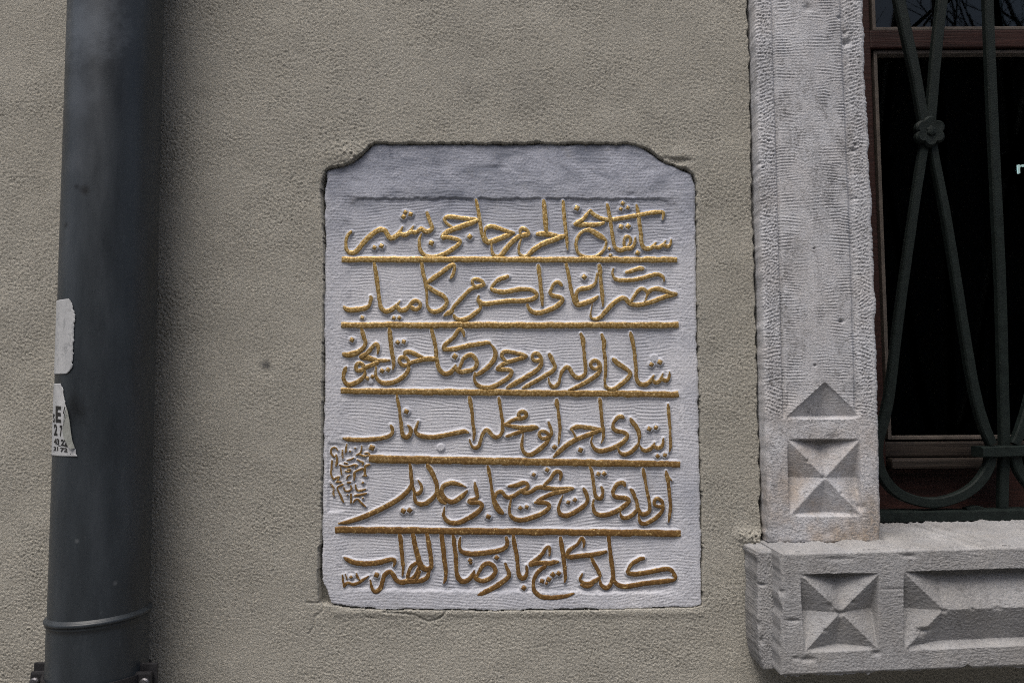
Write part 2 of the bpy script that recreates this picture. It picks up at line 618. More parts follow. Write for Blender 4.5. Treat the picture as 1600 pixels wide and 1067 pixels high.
L((520, 305, """
29,57,4 24,62,5 21,70,5 20.5,78,5 22,86,6 27,90,7 33,90,7.5 39,86,8 46,77,8 54,68,8 62,61,8 70,55.5,8 76,54,8 82,56,7.5 85,61,7.5 88,66,8 92,67.5,8 97,65.5,8 102,61,7 106,56,5 109,49.5,2.5
101,63,6 106,60.5,7 110,62.5,7.5 116,61,7 121,56.5,6 126,48.5,2.5
119,59,6 124,57.5,7 128,58.5,6.5 134,56,5 138,50,3
134,55,6 139,53,7.5 143,56,7.5 148,57,7.5 153,55,6.5 155.5,51,6 153,44,6 150,36,6 147.3,27,5
.113.5,27,4.4 .110.5,34,4.8 .121.5,30,4.6 .65,82,4.2 .76,79.5,4.8"""),
  (650, 305, """
56,50,4 50,46,5 46,42,5 44.5,38,5.5 47,35,6 52,34,6.5 60,34.5,6.5 70,36,6.5 80,37,6.5 90,38,6.5 97,39,5
97,39.5,5 88,43,7.5 78,46.5,8 68,50,8 58,53.5,8 50,57,8 44,62,8 41,66,7
42,66.5,8 48,66,6.5 55,67,6.5 62,68.5,6.5 67,70.5,6 69,73.5,6 67,77,6.5 62,81,7 55,86,7 47,91,7 38,94.5,7 28,97,7 18,96,6.5 12,93,6.5 8,88,6 5.5,81,5.5 5,74,5 6,67,4 9,60,2
.84,65,5 .24,75,5
93.5,7,4 95.5,15,5.5 97.5,26,5.5 99.5,38,6 101,50,5.5 103,60,5.5 105.5,67,6.5 109,72,7.5 114,73.5,8 120,72,8 128,69,8 137,65.5,8 146,61.5,7.5 153.5,59.5,4
153.5,59,4 144,57,6 135,54,6.5 127,51,6.5 119,49,6.5 112,50,6 108.5,54,4.5 107.5,60,3.5 108.5,66,4 111,71,5"""),
  (780, 305, """
-12,76,3 -12,83,4 -10.5,90,5 -7,95,6 -1,97,7 4,93,7.5 9,86.5,7.5 15,79,7.5 21,72.5,7.5 28,67,7.5 36,63.5,7.5 43,62,7.5 47.5,60.5,4.5
47,61,5 45,57,5 40,53,6 35,52,5 33,55,4.5 33,60,4.5 35,64,4.5
34.5,69,2.5 31.5,77,3.5 30.5,86,4 32,92,5 37,96,5 44,95,6 50,89,7 57,83,8 65,78,8 74,74,8 83,71,8 91,68,8 98,65,7 102,64,6
58.5,61.5,5 64,61,8 72,61,8 80,62,8 88,63.5,7 96,65,7 101,65,6
69,8,4.5 70,13,6.5 71,25,7.5 72,38,8 73,50,7 74.5,58,5
99.7,9,4 100,14,5.5 101,25,5.5 102,38,6 103.5,50,6 104.5,60,5.5 105.5,70,5 106.5,80,4 107,86,1.5
.121.5,20.5,5.5
142.5,24,4 136,31.5,5 131,38,6 124,42.5,7 118,46,6
118,46,6 126,46,8 138,46.5,7 150,46.5,7 160,45,6 164,43,4
141,55,7 135,55,5.5 129,58,5 124,64,5 121,71,5 120,78,5 121,85,5 124,91,5 129,95,6 136,97.5,7 144,98,7 152,96,6 160,90,5 165,84,5 167,77,4 167.5,72,2.5"""),
  (910, 305, """
10,54,6 18,58,8.5 25,63,8.5 32,67,7.5 37,71,4
12,24,5 16,29,6 22,33,6.5 30,36.5,6.5 38,38.5,6.5 46,38.5,6.5 56,37,6.5 66,35.5,6.5 76,33.5,6.5 86,32,6.5 96,30,6.5 106,28,6.5 116,27,6.5 122,26.5,6 126.5,27.5,5 126.5,32,4.5 125.5,38,2.5
38.5,14,3.5 40,20,5.5 41.5,28,5.5 43.5,38,5.5 45,50,5.5 46.5,60,5.5 48,70,5.5 49.5,78,5.5 52,83,6 57,86,7 62,86,7 67,83.5,7 73,83.5,7 78,81.5,6 81,77,5 82.5,71,4 82.5,66,2.5
67,82,5 65,77,5 65,71,5 67,66,5 71,64.5,5 74.5,67,5 75,72,5 73,77,4 71,80,3
84.5,15,3.5 86,22,5.5 87.5,30,5.5 88.5,40,6 90,50,6 91.5,60,6 92,70,6 93,77,6 96,82,7 101,84,7 107,83,7 111,80,6 115,74,2.5
111,80.5,6 118,82,6 123,80,6 127,77,5 130,71.5,2.5
127,78,5.5 133,80.5,6 137,78,5 138.5,72,3 138.5,69,2
.63,13,4 .60,22,4 .71,20,4 .60.5,49.5,5 .71.5,49,5 .86.5,90.5,4.5 .42,84,3.5 .44,94,3.6"""))
L((520, 405, """
64.5,5,4 66,14,6 68,26,6.5 69.5,38,6.5 71,50,6.5 72.5,60,6 73.5,68,6 75,75,7 79,80,7 84,82,7.5 90,80,7.5 96,76,7 101,71,5 105,65.5,2
101,74,6 104,79,7 110,80,7.5 116,77,7 120,73,6 123,68.5,6 127,65.5,6 131,65,6 136,68,6 137,73,6 134,77,6.5 128,78.5,7 123,75,6
17,74.5,4 21,78,7 28,79.5,8 36,79,8 44,78,7.5 52,76,7 57,72,5 59,66,5.5 60,61,6 59,58,4
.46,91.5,4 .95.5,92,4 .104,92,4"""),
  (650, 405, """
9,5,5 10,15,5.5 12,25,5.5 14.5,35,6 16,45,5 17,55,4.5 17,65,4 18,73,4.5 21,79,6 27,82,7 34,81.5,7 41,78,7 46,73,6.5 48,67,6 46,61,6 41,56.5,6.5 34,53,7 27,49,7 20,44,7 16,40,6
17,37,5 24,32,7 32,26.5,7 40,21,7 48,15,7 54,10.5,7 59,9,6 60.5,13,5 59,20,5 57,26,5.5 54,30,3
44,88,3.5 49,85,7 55,82,8 58,79,4
55,80,4 60,73,5.5 67,65.5,6 74,58,6 81,51,6 87,46,6 94,44,7 101,42,6.5 107.5,40,4.5
107,40,5 103,35,6 97,32,6 91,31.5,5 88,34,5 89,39,4.5 93,43,4
59,87,4 62,92,6 68,95,7 76,94.5,8 84,91,7.5 92,85,7 98,80,6 101,76,5 100,70,5.5 97,64,5 98,57,3
98,65,6 103,69,7 110,70,7 118,69,7 128,67.5,7 140,66,7 150,65.5,7 160,65.5,7 172,64.5,7 181,63,7 187,60,6.5 188.5,55,6 184,50,6 178,47.5,6.5 170,47,7 160,47.5,7 150,49.5,7 144,50.5,7 134,51.5,7 125,50,7 118,47.5,5.5
144,27,5.5 138,29,7 131,31.5,7 125,35.5,6 120,41,5 117,46.5,5"""),
  (780, 405, """
61,9,4.5 62,16,7 63.5,28,6 64.5,40,6 66,52,6 67,62,5.5 67.5,73,3.5
44,70,3.5 46,76,5 50,81,6.5 57,84,7.5 66,83.5,7.5 75,80.5,7.5 84,77,7.5 92,72,7.5 98,66,7 99,62,6 94,59,6.5 87,58,6.5 82,56,6.5 79.5,52,5.5 82,46,5 84,41,5 88,37,6 92,36,6 96,39,6 98,41.5,4
104.5,8,5 107,18,5.5 109,28,5.5 111,40,5.5 113.5,52,5.5 115.5,60,5.5 118,67,6.5 123,71,8 130,70,8 138,67.5,8 146,64,7 152,60.5,5 154.5,57.5,2.5
153,22,3 152,30,4 150.5,37,5 146,42,6 138,45.5,7 130,46.5,7 124,48.5,6 121,53,5.5 120,60,5.5 122,66,5.5
.133,28,5"""),
  (910, 405, """
26,9,5 27.5,15,7 28,25,6 29,38,6 30.5,50,6 31.5,60,6 32,68,4.5 32,74,2
15.5,70,1.8 14,77,2 13,84,2.5 13.5,91,4 18,94,5 24,93,6 30,89,6.5 36,82,7 43,74.5,7 50,68,7 56,63.5,7 62,61,7 67,62,7 71,66,7 75,70,7 82,71.5,7 92,71,7 102,68.5,7 112,65.5,7 122,61.5,7 132,58,7 142,56,7 147.5,55.5,4
147,54,5 138,53,6 130,50,6.5 122,47.5,7 115,46.5,7 108,48,6 103,52,6 101,57,3.5 99,63,2.5 97,67,2
101,52,5 97,47.5,6 92,46.5,6 87,49.5,6 83,55,5 79,61,5 75,67,4
48.5,15,3.5 47,21,3.5 48.5,27,4 51,31,6 58,33,6.5 68,33,6.5 80,32.5,6.5 92,30,6.5 103,27,6.5 112,24.5,6.5 119,24,6 125,27,5.5 127.5,31,4 127.5,35,2
68,21,4.5 76,19,6.5 84,16,6 91,14.5,7 95.5,15,5"""))
L((520, 508, """
45,5,4.5 47,13,7 49,20,6.5 51,27,6 49.5,33,6 45,38,6.5 38,42.5,8 30,45.5,9 22,46.5,8 16,45,5.5
.30,23,4.6
70,45,2.5 71,38,5 70.5,32,6 67.5,29,6 63,33,6 58,39,6.5 52,45,7 46,48.5,8 43,49.5,6
44,50,8 52,50.5,9 60,53,8 68,55,7 75,55.5,5.5 82,55.5,5 89,55,4
71,58,6 64,61,7 57,64,7 51,66,7 47,67,6
48,64,6 45,60,6 41,59,6 37.3,62,6 36.3,67,6 39,71,6.5 45,70.5,6.5 50,67,7
51,70,2.5 50,77,5 46,83,6.5 39,88.5,7.5 31,92,7.5 24,93,7.5 19,89,6 17,83,5.5 17,76,6 19,70,6.5 21.5,66,4
88,4,3.5 89,11,7 90,20,7 91,32,6.5 93,44,6.5 94.5,54,6 95.5,62,5 94,69,3
.101.5,27,4.5 .111,26,4.5 .77,71.5,4.5 .86.5,69.5,4.5 .54,83,4 .62,80.5,4 w59,88,3
118,62,5.5 113,63,6 107.3,61.5,6 104,56.5,6 106,51.5,6 111,50,6 116,52.5,5.5 118.5,57,5.5 118.5,63,6
112,47,4 113,43,6.5 120,42,7 127,44.5,7 135,48,6 140,51,6
118,60.5,5 126,57.5,6 135,55,7 145,53,8 152,52.5,7.5 160,53,7
119,66,5.5 116.5,73,6.5 111,79.5,6.5 103,85.5,7 94,89.5,7.5 85,91,7.5 77,90,7 71,86,6 67.5,80,5 67,73,4 67.5,65,3"""),
  (650, 508, """
24,4,5 25.5,12,6 28,22,6 30,32,6 31.5,42,6 32,52,6 33.5,60,6.5 36,68,7 41,74,7.5 47,76,7.5 53,74.5,7.5 58,70,7 61,65,5 62,62,3
61,66,6 65,71,7 71,73,7.5 79,72,7.5 87,70,7 93,66,6.5 95,60,6.5 94,54,7 90,49,7 85,46.5,7 79,48.5,6.5 74,53,6 71,59,5.5 69,65,5 66,70,5
.61,49,5.6
75.5,18,3 74,11,5.5 70,6.5,6.5 66,8,6 63,13,6.5 59,19,6.5 53,24,6.5 47,29,6.5 43.5,34,6 44,37.5,6.5 52,38,7 62,37,7.5 72,34.5,7 82,32,7.5 92,30.5,7 102,29,7 110,27.5,6 115,27.5,5
116,29,3 121.5,36,5 124,43,6.5 123.5,50,7 120,57,7.5 114,64,7.5 107,70,7.5 100,75,7 93.5,78.5,5
92,74,3 91,82,3.5 92.5,89,5 97,94,6.5 104,97,7 112,98,7.5 120,96.5,7.5 128,92.5,7 136,88,7 143,83.5,7 148,78,6.5 149.5,73,6 146,70,6.5 138,69.5,7 130,69.5,6.5 126,69,5
127,68,6 134,62,6.5 142,58.5,6.5 150,56,6.5 160,53,6.5 168,51,6 173.5,49,4
173,48,4 166,45.5,6 158,44,5.5 148,42,6 140,41.5,6.5 135,43,6 134,48,6 137,53,5 141,56,4"""),
  (780, 508, """
63,55,7 57,56,6 52.5,53.5,5 51.5,48.5,5 55,44.5,5.5 60,44.5,6 64,48.5,6 66,54,6 65.5,61,6.5 62,67,7 56,72.5,7.5 48,77.5,7.5 39,83,7.5 30,88,7.5 21,93,7.5 12,98,4
78,45,5 81,50,7 84,57,6.5 87,63,6 86.5,68,6 82,73,7 75,77,7 67,82,7 58,87,7 50,91.5,7 42,96,6.5 36,98.5,2.5
77,82,1.8 78,89,4 81,94,5.5 85,96.5,6.5 90,94,6.5 94,88,5 95,82,4 97,75,5.5 101,69,6 106,65.5,6.5 110,68,6.5 113,74,6.5 117,79,6.5 123,82,6.5 130,80.5,6.5 134.5,75,6 135,66,5.5 134,56,5.5 133,46,5.5 132,36,5 131.5,28,7 130,20,6.5 127.5,13,4.5
156,66,6 150,68.5,6 144.5,66,5.5 143,60.5,5.5 146.5,56,6 151,55.5,6 155.5,59,6.5 157.5,66,6 156,73,6.5 151,79,7 144,84,7 136,89,7 127,94,6.5 118,98,5.5 108,101.5,2.5"""),
  (910, 508, """
30,14,4 32,20,6 34,28,7 33.5,38,5.5 35,48,5.5 36,58,5.5 36,68,5.5 36,78,5 35,88,4 36,95,5 41,99.5,6 49,100,7 56,96,7 63,90.5,7 70,84,7 74.5,77.5,6.5 73,72,6 67,67.5,7 60,63,7.5 54,59,7.5 50,55,7 47.5,52.5,4.5
75,11,3.5 76,15,6 78,24,6.5 80,34,5.5 81.5,45,5.5 82.5,56,5.5 83.5,67,5.5 84,77,5.5 85,85,6 89,91,7 96,93,7.5 103,90.5,7 108,85,6 112,78.5,2.5
109,86,6 115,90,6.5 121,87,6 124,81,4.5 126,75.5,2.5
124,84,6 131,87,6.5 135,83,5 136,77,4 136,72.5,2
.108,61.5,4.5 .121,58,5 w112,51.5,5"""))
L((510, 613, """
26,71.5,3.5 33,73,6.5 45,74,7 60,74,7 75,73,7 88,71,6.5 98,68,6 103,63,5.5 103,57,6 100.5,51.5,4.5
110,3,4 111,10,5 113,20,5 114.5,30,4.5 115.5,40,5 117,50,6 118,60,6 120,67,7 125,70,7 130,67,6.5 132,60,6 130,54,5 127,51.5,3
.125,30,5 .71,86.5,5.6
143.5,45,3 141,53,4.5 139,60,5.5 143,65.5,6.5 150,68.3,7 160,69.5,7 170,69.5,7 182,67.5,7 194,65,7 206,62.5,7 215,61,7 221.5,63,4"""),
  (650, 613, """
w38.5,86,5
83.5,7,5 85,15,6.5 87,26,5.5 88,38,5 89,48,5 90.5,58,5 90.5,68,4.5 90,75,2.5
83.5,73,1.8 85.5,80,3.5 88,84.5,5 93,86.5,6 98,83.5,6 100.5,77,5 102.5,69,5.5 106,62,6 110,58.5,6.5 114,61,6.5 118,66,6.5 124,69.5,6.5 130,68.5,6 134,63,5.5 135.5,55,6 135,45,5.5 133.5,35,5.5 132,25,5 130.5,15,5.5 129.5,8,4"""),
  (780, 613, """
7,51,4 14,47.5,5 20,44,5.5 26,41.5,6 33,41,6 40,39,6.5 42.5,35,6 40.5,31,6 36,29.5,5.5 31.5,31.5,5.5 30.5,36,5.5 33,40,6
7,50,5 16,52,5.5 24,53.5,6 34,55,7 44,55,7 54,54,6.5 60.5,55,4
60,55.5,4 50,57,6 40,59,6.5 30,62.5,6.5 20,66,6 11,68.5,4.5
37.5,64,2.5 36.5,72,4 35.5,80,5 36,87,5.5 38.5,93,6 44,97,6.5 50,97,7 57,93,7 64,88,7.5 71,82,7 76,75,6.5 78.5,69,6 82,64,5.5 81,57,5 79,52,5 77,46,4
78,69,6 72,72,6 65.5,71.5,5.5 62.5,66.5,5 64,61.5,5 69,60.5,5 74,62.5,5.5 78,67,5
.86.5,85.5,5
90,11,4 90,18,7.5 91.5,24,5 93,35,5 94,46,5 95,56,5 94.5,66,4.5 93.5,75,4 92.5,81,2
111.5,58,4.5 117,55,6.5 125,53.5,7 135,54.5,7 145,56,7 155,58,7 161,58,6
161,58,6 150,62,7.5 140,66,7.5 130,69.5,7.5 120,74,7.5 110,79.5,7.5 101,86,7.5 93,93.5,7.5 85,101,4
113,58,4 116,63,3.5 119.5,70,4
.127,90,5"""),
  (910, 613, """
27,9,4 28,16,6 29,26,5.5 30,38,5.5 31,48,5.5 32.5,58,5 33,68,4.5 32,74,3.5 29.5,79,1.8
16,68,2.5 14,76,3 15,82,4.5 19,88,6 27,91.5,7.5 36,90.5,7.5 46,87.5,7.5 56,83,7.5 64,77.5,7 70,70,6.5 69.5,65,6 63,62,6.5 55,60.5,6.5 49,57,6 48,50,5 51,44,5.5 56,39,6 61,37.5,6.5 64,40,5
75,40.5,3.5 78,46,7 83,52,7 87,60,6.5 89,68,6 88.5,75,4 87,81,5 81,89,6.5 73,95,6.5 65,97,6.5 59,94,5 55.5,87,2.5
90,83,2.5 93,88.5,4.5 99,91,6 106,88.5,6.5 111,83,5 113,78.5,2.5
110.5,84,6 118,87,6.5 124,84,6 126,78,4.5 127,71.5,2.5
.104.5,57,4.5 .115,55,4.5 .117.5,99.5,4.5 .129,98,4.5
134,18.5,3.5 134.5,27,5.5 135.5,40,5 136.5,52,4.5 137,64,4 137.5,75,4.5 137.5,85,4.5 136,92.5,2"""))
L((510, 720, """
130,4,4 132,14,5.5 132.5,24,6 133.5,33,6 132,40,6.5 127,47,7 120,54,7.5 112,60,7.5 102,66,7.5 92,71.5,7.5 80,77.5,7.5 68,83,7.5 56,88,7.5 44,92,7 32,95.5,6 19,97.5,2.5
134,38,5 137.5,50,5 138,58,5 140,64.5,6 147,67.5,7 154,66.5,7 160,63.5,7.5 167,57,6.5 171.5,51,6 173,44,6.5 172,35,6.5 169,27,7 165,18,7.5 160,10,7.5 157,4.5,4
143,30,2.5 147,36,4.5 149,42,5 147,48,6 142,51,6.5 138,49,4.5
.120,78,5 .130,77,5"""),
  (650, 720, """
78.5,40.5,2 70,37.5,5 62,35,6.5 54,34.5,7 46,37,7 41,42,6.5 40,49,6.5 43,56,7 49,61.5,7.5 56,64,7.5 64,61,7.5 72,55,7 78,49,5.5 80,45.5,2.5
33,47,6 35,56,6 39,62,6.5 46,65.5,7
92,33.5,3.5 93,42,6.5 95,50,6 96,56,5.5 92,60,7 85,62.5,8 82,64.5,5.5
84,65,7 92,65,7 99,65,7 103,69,6.5 101,75,7 95,81,7.5 87,86.5,7.5 78,91.5,7.5 69,95.5,7.5 60,97,7.5 52,95.5,7 46,91,6.5 43,84,5 43.5,79,4 44.5,71.5,1.8
.113,87,4.8
112,7.5,4 114,16,6 116,27,5 117.5,38,4.5 119,48,5 121,57,6.5 123,65,8 127,73,9 132,79,8.5 136.5,82,4
124,57,4.5 125.5,51,5.5 131,48,6.5 136,50,6 139,54.5,6.5 145,57,6.5 152,54.5,6.5 158,51,6.5 165,47,6 172,43.5,6 175,39,6 172.5,35,6.5 166,34.5,7 159,37,7 152,39,6 144,39.5,3.5
163,46,6 170,50,6.5 177,49,6.5 183,46,6 188,42,6.5 195,41,7 205,42,7 218,44,7 230,44,7.5 240,43.5,7 246.5,43,3.5"""),
  (780, 720, """
115,43.5,3.5 105,46.5,6 95,48.5,7 86,50,7 76,54,6.5 67,58,6 60,62,5
55.5,65,4 63,64.5,7 71,65,7 77,67.5,6.5 78,72.5,6.5 73,78,7 65,83,7 56,86.5,7.5 46,90,7.5 36,92,7.5 27,91.5,7 20,88,6 16.5,82,5 16,75,4.5 17,67,4 18.5,59,2.5
70,38,4.5 75,33,5 81,27,5.5 85,20,6 91,16,6.5 96,19,6 96.5,25,5 95,30,3
.75,14,4.8 .54,21.5,4.2 .33,73.5,4 .43,72,4
99.5,53,1.8 96,62,3.5 93,70,4.5 93,77,5.5 96,83,7 103,85.5,7.5 112,83,7.5 121,78,7.5 130,72,7 136,66,6 138,60,6 136.5,53,6 134,47,6 131.5,42.5,4
.108,64.5,4 .118.5,61,4
141,7,4 144,15,5 146,25,5.5 147.5,35,5 149,45,5.5 150,53,5.5 153,57.5,6.5 159,58.5,6.5 162,51,5 161,44,4.5 159,40,3"""),
  (910, 720, """
.25,20.5,4.2 .34,20,4.4
18,60,3 16.5,68,4.5 17.5,75,5.5 20,81,6.5 27,84.5,7 37,84,7.5 47,81,7.5 56,77,7.5 64,71.5,7.5 71,65,7 72,60,6 66,57.5,7 57,57,7 50,55,6.5 47.5,50,5.5 50,43,6 54,37,6.5 60,34,7 65,35,7 66.5,39,4.5
75,43.5,3.5 79,49,6.5 82,56,5.5 85,64,5.5 86,72,5.5 85,77,6 79,83.5,6.5 72,88,6.5 65,89,6.5 60.5,86,5 59,79,2
86,70,5 88.5,77,5.5 92,82.5,6.5 98,83,7 104,79,6 105.5,72,5.5 104,62,5 102,52,5 100,42,4.5 98.5,32,4.5 97,24,5.5 95.5,17,6 95,11.5,3.5
88,81,2.5 88.5,90,4 92,97,6 98,98,6.5 105,95,6.5 113,90,6.5 120,84,6 125,77,5.5 126,70,5 124.5,64,5.5 121,60,5.5 116,58.5,5.5 112.5,62.5,5 112.5,68,5 117,71,5 123,71,5.5
131,15.5,3.5 132,23,6.5 134,33,5.5 135.5,45,5.5 136.5,57,5 137.5,68,5 137,78,5 136,87,4.5 134.5,95,2.5
134,24,3 138,29,2.5 140,31,1.8"""))
L((520, 830, """
17.5,40.5,3 23,44,7 32,48,7.5 44,50,8 58,50,8 72,48.5,8 83,45.5,7.5 91,43.5,7 96.5,44.5,6 97,49,5 95,54.5,3
104,3.5,5 106,12,7 107,25,6.5 108.5,38,6 109.5,50,5.5 110,58,4.5 109,69,3
125,2.5,6 127,14,7 129.5,26,7.5 132.5,38,8 135.5,48,9 139,55,9.5 146,59,8.5 152,57,7.5 155,52,6
147,3.5,5.5 149,14,7 151,26,7 153,38,6.5 154,48,6.5 154,57,5
131,49,6 123.5,54,6 119.5,61,6 117.5,69,6 118,75,6.5
134,57,5 131,64,5 127,70,5 121,74.5,5
150,60,6 149.5,66,6 147,72,7 140,76,7.5 130,77.5,7.5 120,77.5,8 110,79,8 103,78.5,7.5 98,74,7 94,67,7 89.5,62.5,7 84,65,7 80,70,6.5 78,77,6.5 76,85,6.5 72,91,7 67,94,7 62.5,91,5 60,84,4.5 58.5,75.5,3
136,62,5 133,70,4.5 130,75,5
.68.5,68,5
56,69.5,2 48,75,4.5 40,80,5 31,82.5,5 24,80,4.5 20,82,5 17.5,86,4
15,68,2.5 16,76,3 17,84,3.5
20,66.5,2 22,74,2.5
.28.5,71.5,3.2
36.5,65,2 38,70,4 42,75.5,2"""),
  (650, 830, """
40,2.5,7 41,14,7 42.5,26,7 43.5,38,7 45,50,7 46.5,60,6.5 46.5,70,5.5 45.5,76,5 43.5,81,2
58,6,4.5 59,14,6 60.5,26,6 62,38,6.5 62.5,50,6.5 63,60,6 64,67,7 67,74,7.5 73,78,8 80,76.5,7.5 86,71,6.5 90,65,5 91,60.5,2.5
90,67,6 95,74,7 103,77.5,7 112,75,7.5 119,70.5,7 124,64,6.5 123,57,6.5 118,51.5,7 112,49.5,7 105,53,6.5 100,60,6 97,66,5 94,71,5
69.5,8.5,2.5 68,17,4.5 68,25,5 71,31,6.5 79,34,7.5 90,35,8 102,34,8 114,32.5,8 126,30.5,8 136,27.5,7.5 142,22,6.5 142.5,15,6 140.5,8.5,4
.84.5,45,4 .85.5,49,3.6 .126,41,4.5
139.5,49.5,4 142,57,5 145,64,6.5 145,70,7 139,76,7.5 131,82,8 122,87.5,8 113,92,8 104,96.5,7 96.5,98.8,2.5"""),
  (780, 830, """
22,5,4 23,14,6.5 25,26,6.5 27.5,38,6.5 28.5,50,6 29.5,60,6 31,68,7 35,73,7.5 40,71.5,7 43,65,5.5 43.5,58,4.5 42,53.5,3
.38.5,88,4.8
78.5,38,2.5 79,30,5 78,24,5 73,26,5 69,33,6 63,40,6.5 55,46.5,7 48,51.5,6.5
48,52,7 56,50,7 65,49,7.5 76,50,8 86,48,7.5 92.5,47.5,4
72,54,6 65,59,6.5 59,65,6.5 55,73,5.5 53.5,82,5.5 54,90,6 57.5,96,6.5 65,101,7 76,103,7 88,103,7 100,101.5,6.5 110,99,5 117,96.5,2.5
.67,77.5,4.6 .77.5,75,4.8 .84,67.5,4.8 .93,65.5,4.6 .74,81,3.2
95.5,8.5,4.5 97,18,7 99,30,6.5 100.5,42,6.5 102,54,6 103,64,5.5 103.5,72,5 102.5,79,2.5
131.5,25,2.5 132.5,17,5 129.5,10,5.5 126,14,5 122,20,5 115,25,6 109,30,6.5 106,36,6 107,39.5,7 116,39.5,7.5 128,38,7.5 140,37,7.5 150,35.5,7 160,33.5,6.5 167.5,31,4.5
144,40,5 147,48,6 152,56,6 156,64,6 158,70,4.5
157,72,5 150,77,7 143,81,7 136,82,7 130,79.5,5.5 126,75,5 128,70,4 130,65.5,2.5
127,83,3 134,86,5 141,86,5 147,83,2.5"""),
  (910, 830, """
41,7.5,6 42,18,5.5 43,28,5.5 44,38,6 45.5,48,7 47,58,6.5 48,68,6 49,75,5.5 52,80,6 57,84,7 66,86,7.5 78,84.5,7.5 92,82,7.5 106,80,7.5 120,78.5,7.5 134,77,7 143,75.5,5.5 145.5,71,5 141.5,67,4
96,42,5.5 90,43,6.5 83,47,6.5 77,51,6 73,57,5.5 70.5,63.5,6
71,65,6.5 82,66.5,7.5 94,65,7.5 106,63,7 118,60.5,7 130,58.5,7 138,60,6.5 143,65,5 146,70,4.5
28,75,2.5 28.5,82,5 33,86.5,7 39,87.5,7 44,83,6.5 46,77,5.5 47,71,4.5"""))

SIGNATURE = ((505, 690, """
23,14,2 19,9,2.6 14,10,3 12,15,3 14,21,3 18,24,2.8 20.5,20,2.6 21.5,26,3.3 21,33,3.3 20,38,2.4
14,29,2.6 13,35,3 13,42,3 12,49,3 13.5,55,3 16,59,3
37,3.5,1.8 36,10,3.4 35,17,2.8
30,13,2.6 30,20,3.4 31,27,2
.42,15,2.2 .50,10,1.8
60,6,2.2 60,13,3 57,18,3.2 52,21,2.4
57,20,3 62,22,3.2 68,22.5,2.8 72.5,20,2.6 70,17.5,2.6 65,18,2.4
37,29,2.4 43,27.5,3 48,25.5,2.2
25,36,2.6 32,38.5,3 40,38.5,3 47,36.5,3 53,36.5,2.6 50,40,2.4
27,40,2.6 28,47,3 29.5,52.5,1.6
33,33,2.6 38,34,2.2
53,28,2.6 58,31,3 63,33,2.6 61,36,2
73,35.5,2.6 66,38,4 65,45,4 65.5,52,3.6 68,54,3 62,53,2.2
62,42,3.2 55,44.5,3.4 49,48,3.4 49,54,3.4 48,60.5,2
35,46,2.6 40,47,2.6 43,43.5,2.6 38,43,2
16,59,3 21,56,3 25,55,3 22,60,2.4
20,63,2.8 28,63,3
10,63,2.8 13,68,3.4 16,73,3.4 15.5,79,3.4 17,85.5,2.4
31,67,2.6 25,69,3 22,72,3 24,78,3 27.5,85,3.4 30,91,3.4 32,95,1.8
32,71,2.6 34,76,3 39,77.5,3 44,74,3 43,68,2.4
38,64,3 43,63.5,2.4
37,58,2.4 38,54,2.6 42,52,2.2
50,67,2.2 51,73,2.8 54,76.5,3.4 60,76,3.4 66,74,2.8
49,84,2.6 58,83,3.8 67.5,80.5,3
43,81,2.4 43.5,88,3.4 43,95.5,2.4
47,95,2.4 50,91,3 54,89.5,3 58,94,3.4 63,99,3.2 67,102,1.4
.62,64,2.5 .62,88,2 .38,83,1.8"""),)

# the five divider bars: (left x, left y, right x, right y, left width, right width)
BARS = [(536.5, 405.5, 1055.5, 406.2, 8.6, 8.6), (536, 508, 1057.5, 508, 8.8, 9.2), (535, 610.5, 1057.5, 616.3, 9.0, 9.6),
        (580, 716.8, 1060, 725.3, 12, 9.6), (526.5, 827.2, 1060.5, 833.0, 10, 10)]


def parse(tiles):
    out = []                                     # (points, gilded, is_dot)
    for ox, oy, txt in tiles:
        for ln in txt.strip().split('\n'):
            run = []
            for tok in ln.split():
                k = tok[0]
                if k in '.w':
                    x, y, r = [float(q) for q in tok[1:].split(',')]
                    out.append((np.array([[ox + x, oy + y, r]]), k == '.', True))
                else:
                    x, y, w = [float(q) for q in tok.split(',')]
                    run.append((ox + x, oy + y, w))
            if len(run) > 1:
                p = catmull(run, 1.7)
                p[:, 2] = np.maximum(p[:, 2], 1.0)
                out.append((p, True, False))
    return out


STROKES = [parse(t) for t in LINES]
SIGN_STROKES = parse(SIGNATURE)
BAR_STROKES = []
for (x0, y0, x1, y1, w0, w1) in BARS:
    n = 170
    t = np.linspace(0, 1, n)
    wob = np.interp(t * 60, np.arange(61), rng.normal(0, .35, 61))
    wob2 = np.interp(t * 60, np.arange(61), rng.normal(0, .35, 61))
    BAR_STROKES.append((np.stack([x0 + (x1 - x0) * t, y0 + (y1 - y0) * t + wob, w0 + (w1 - w0) * t + wob2], 1), True, False))

PX = D / F                                   # one photo pixel on the wall, metres


def slab_y(py):
    """depth of the plaque's face: deeper under the plaster at its top than at its foot"""
    return np.interp(py, [224, 950], [0.0042, 0.0012])


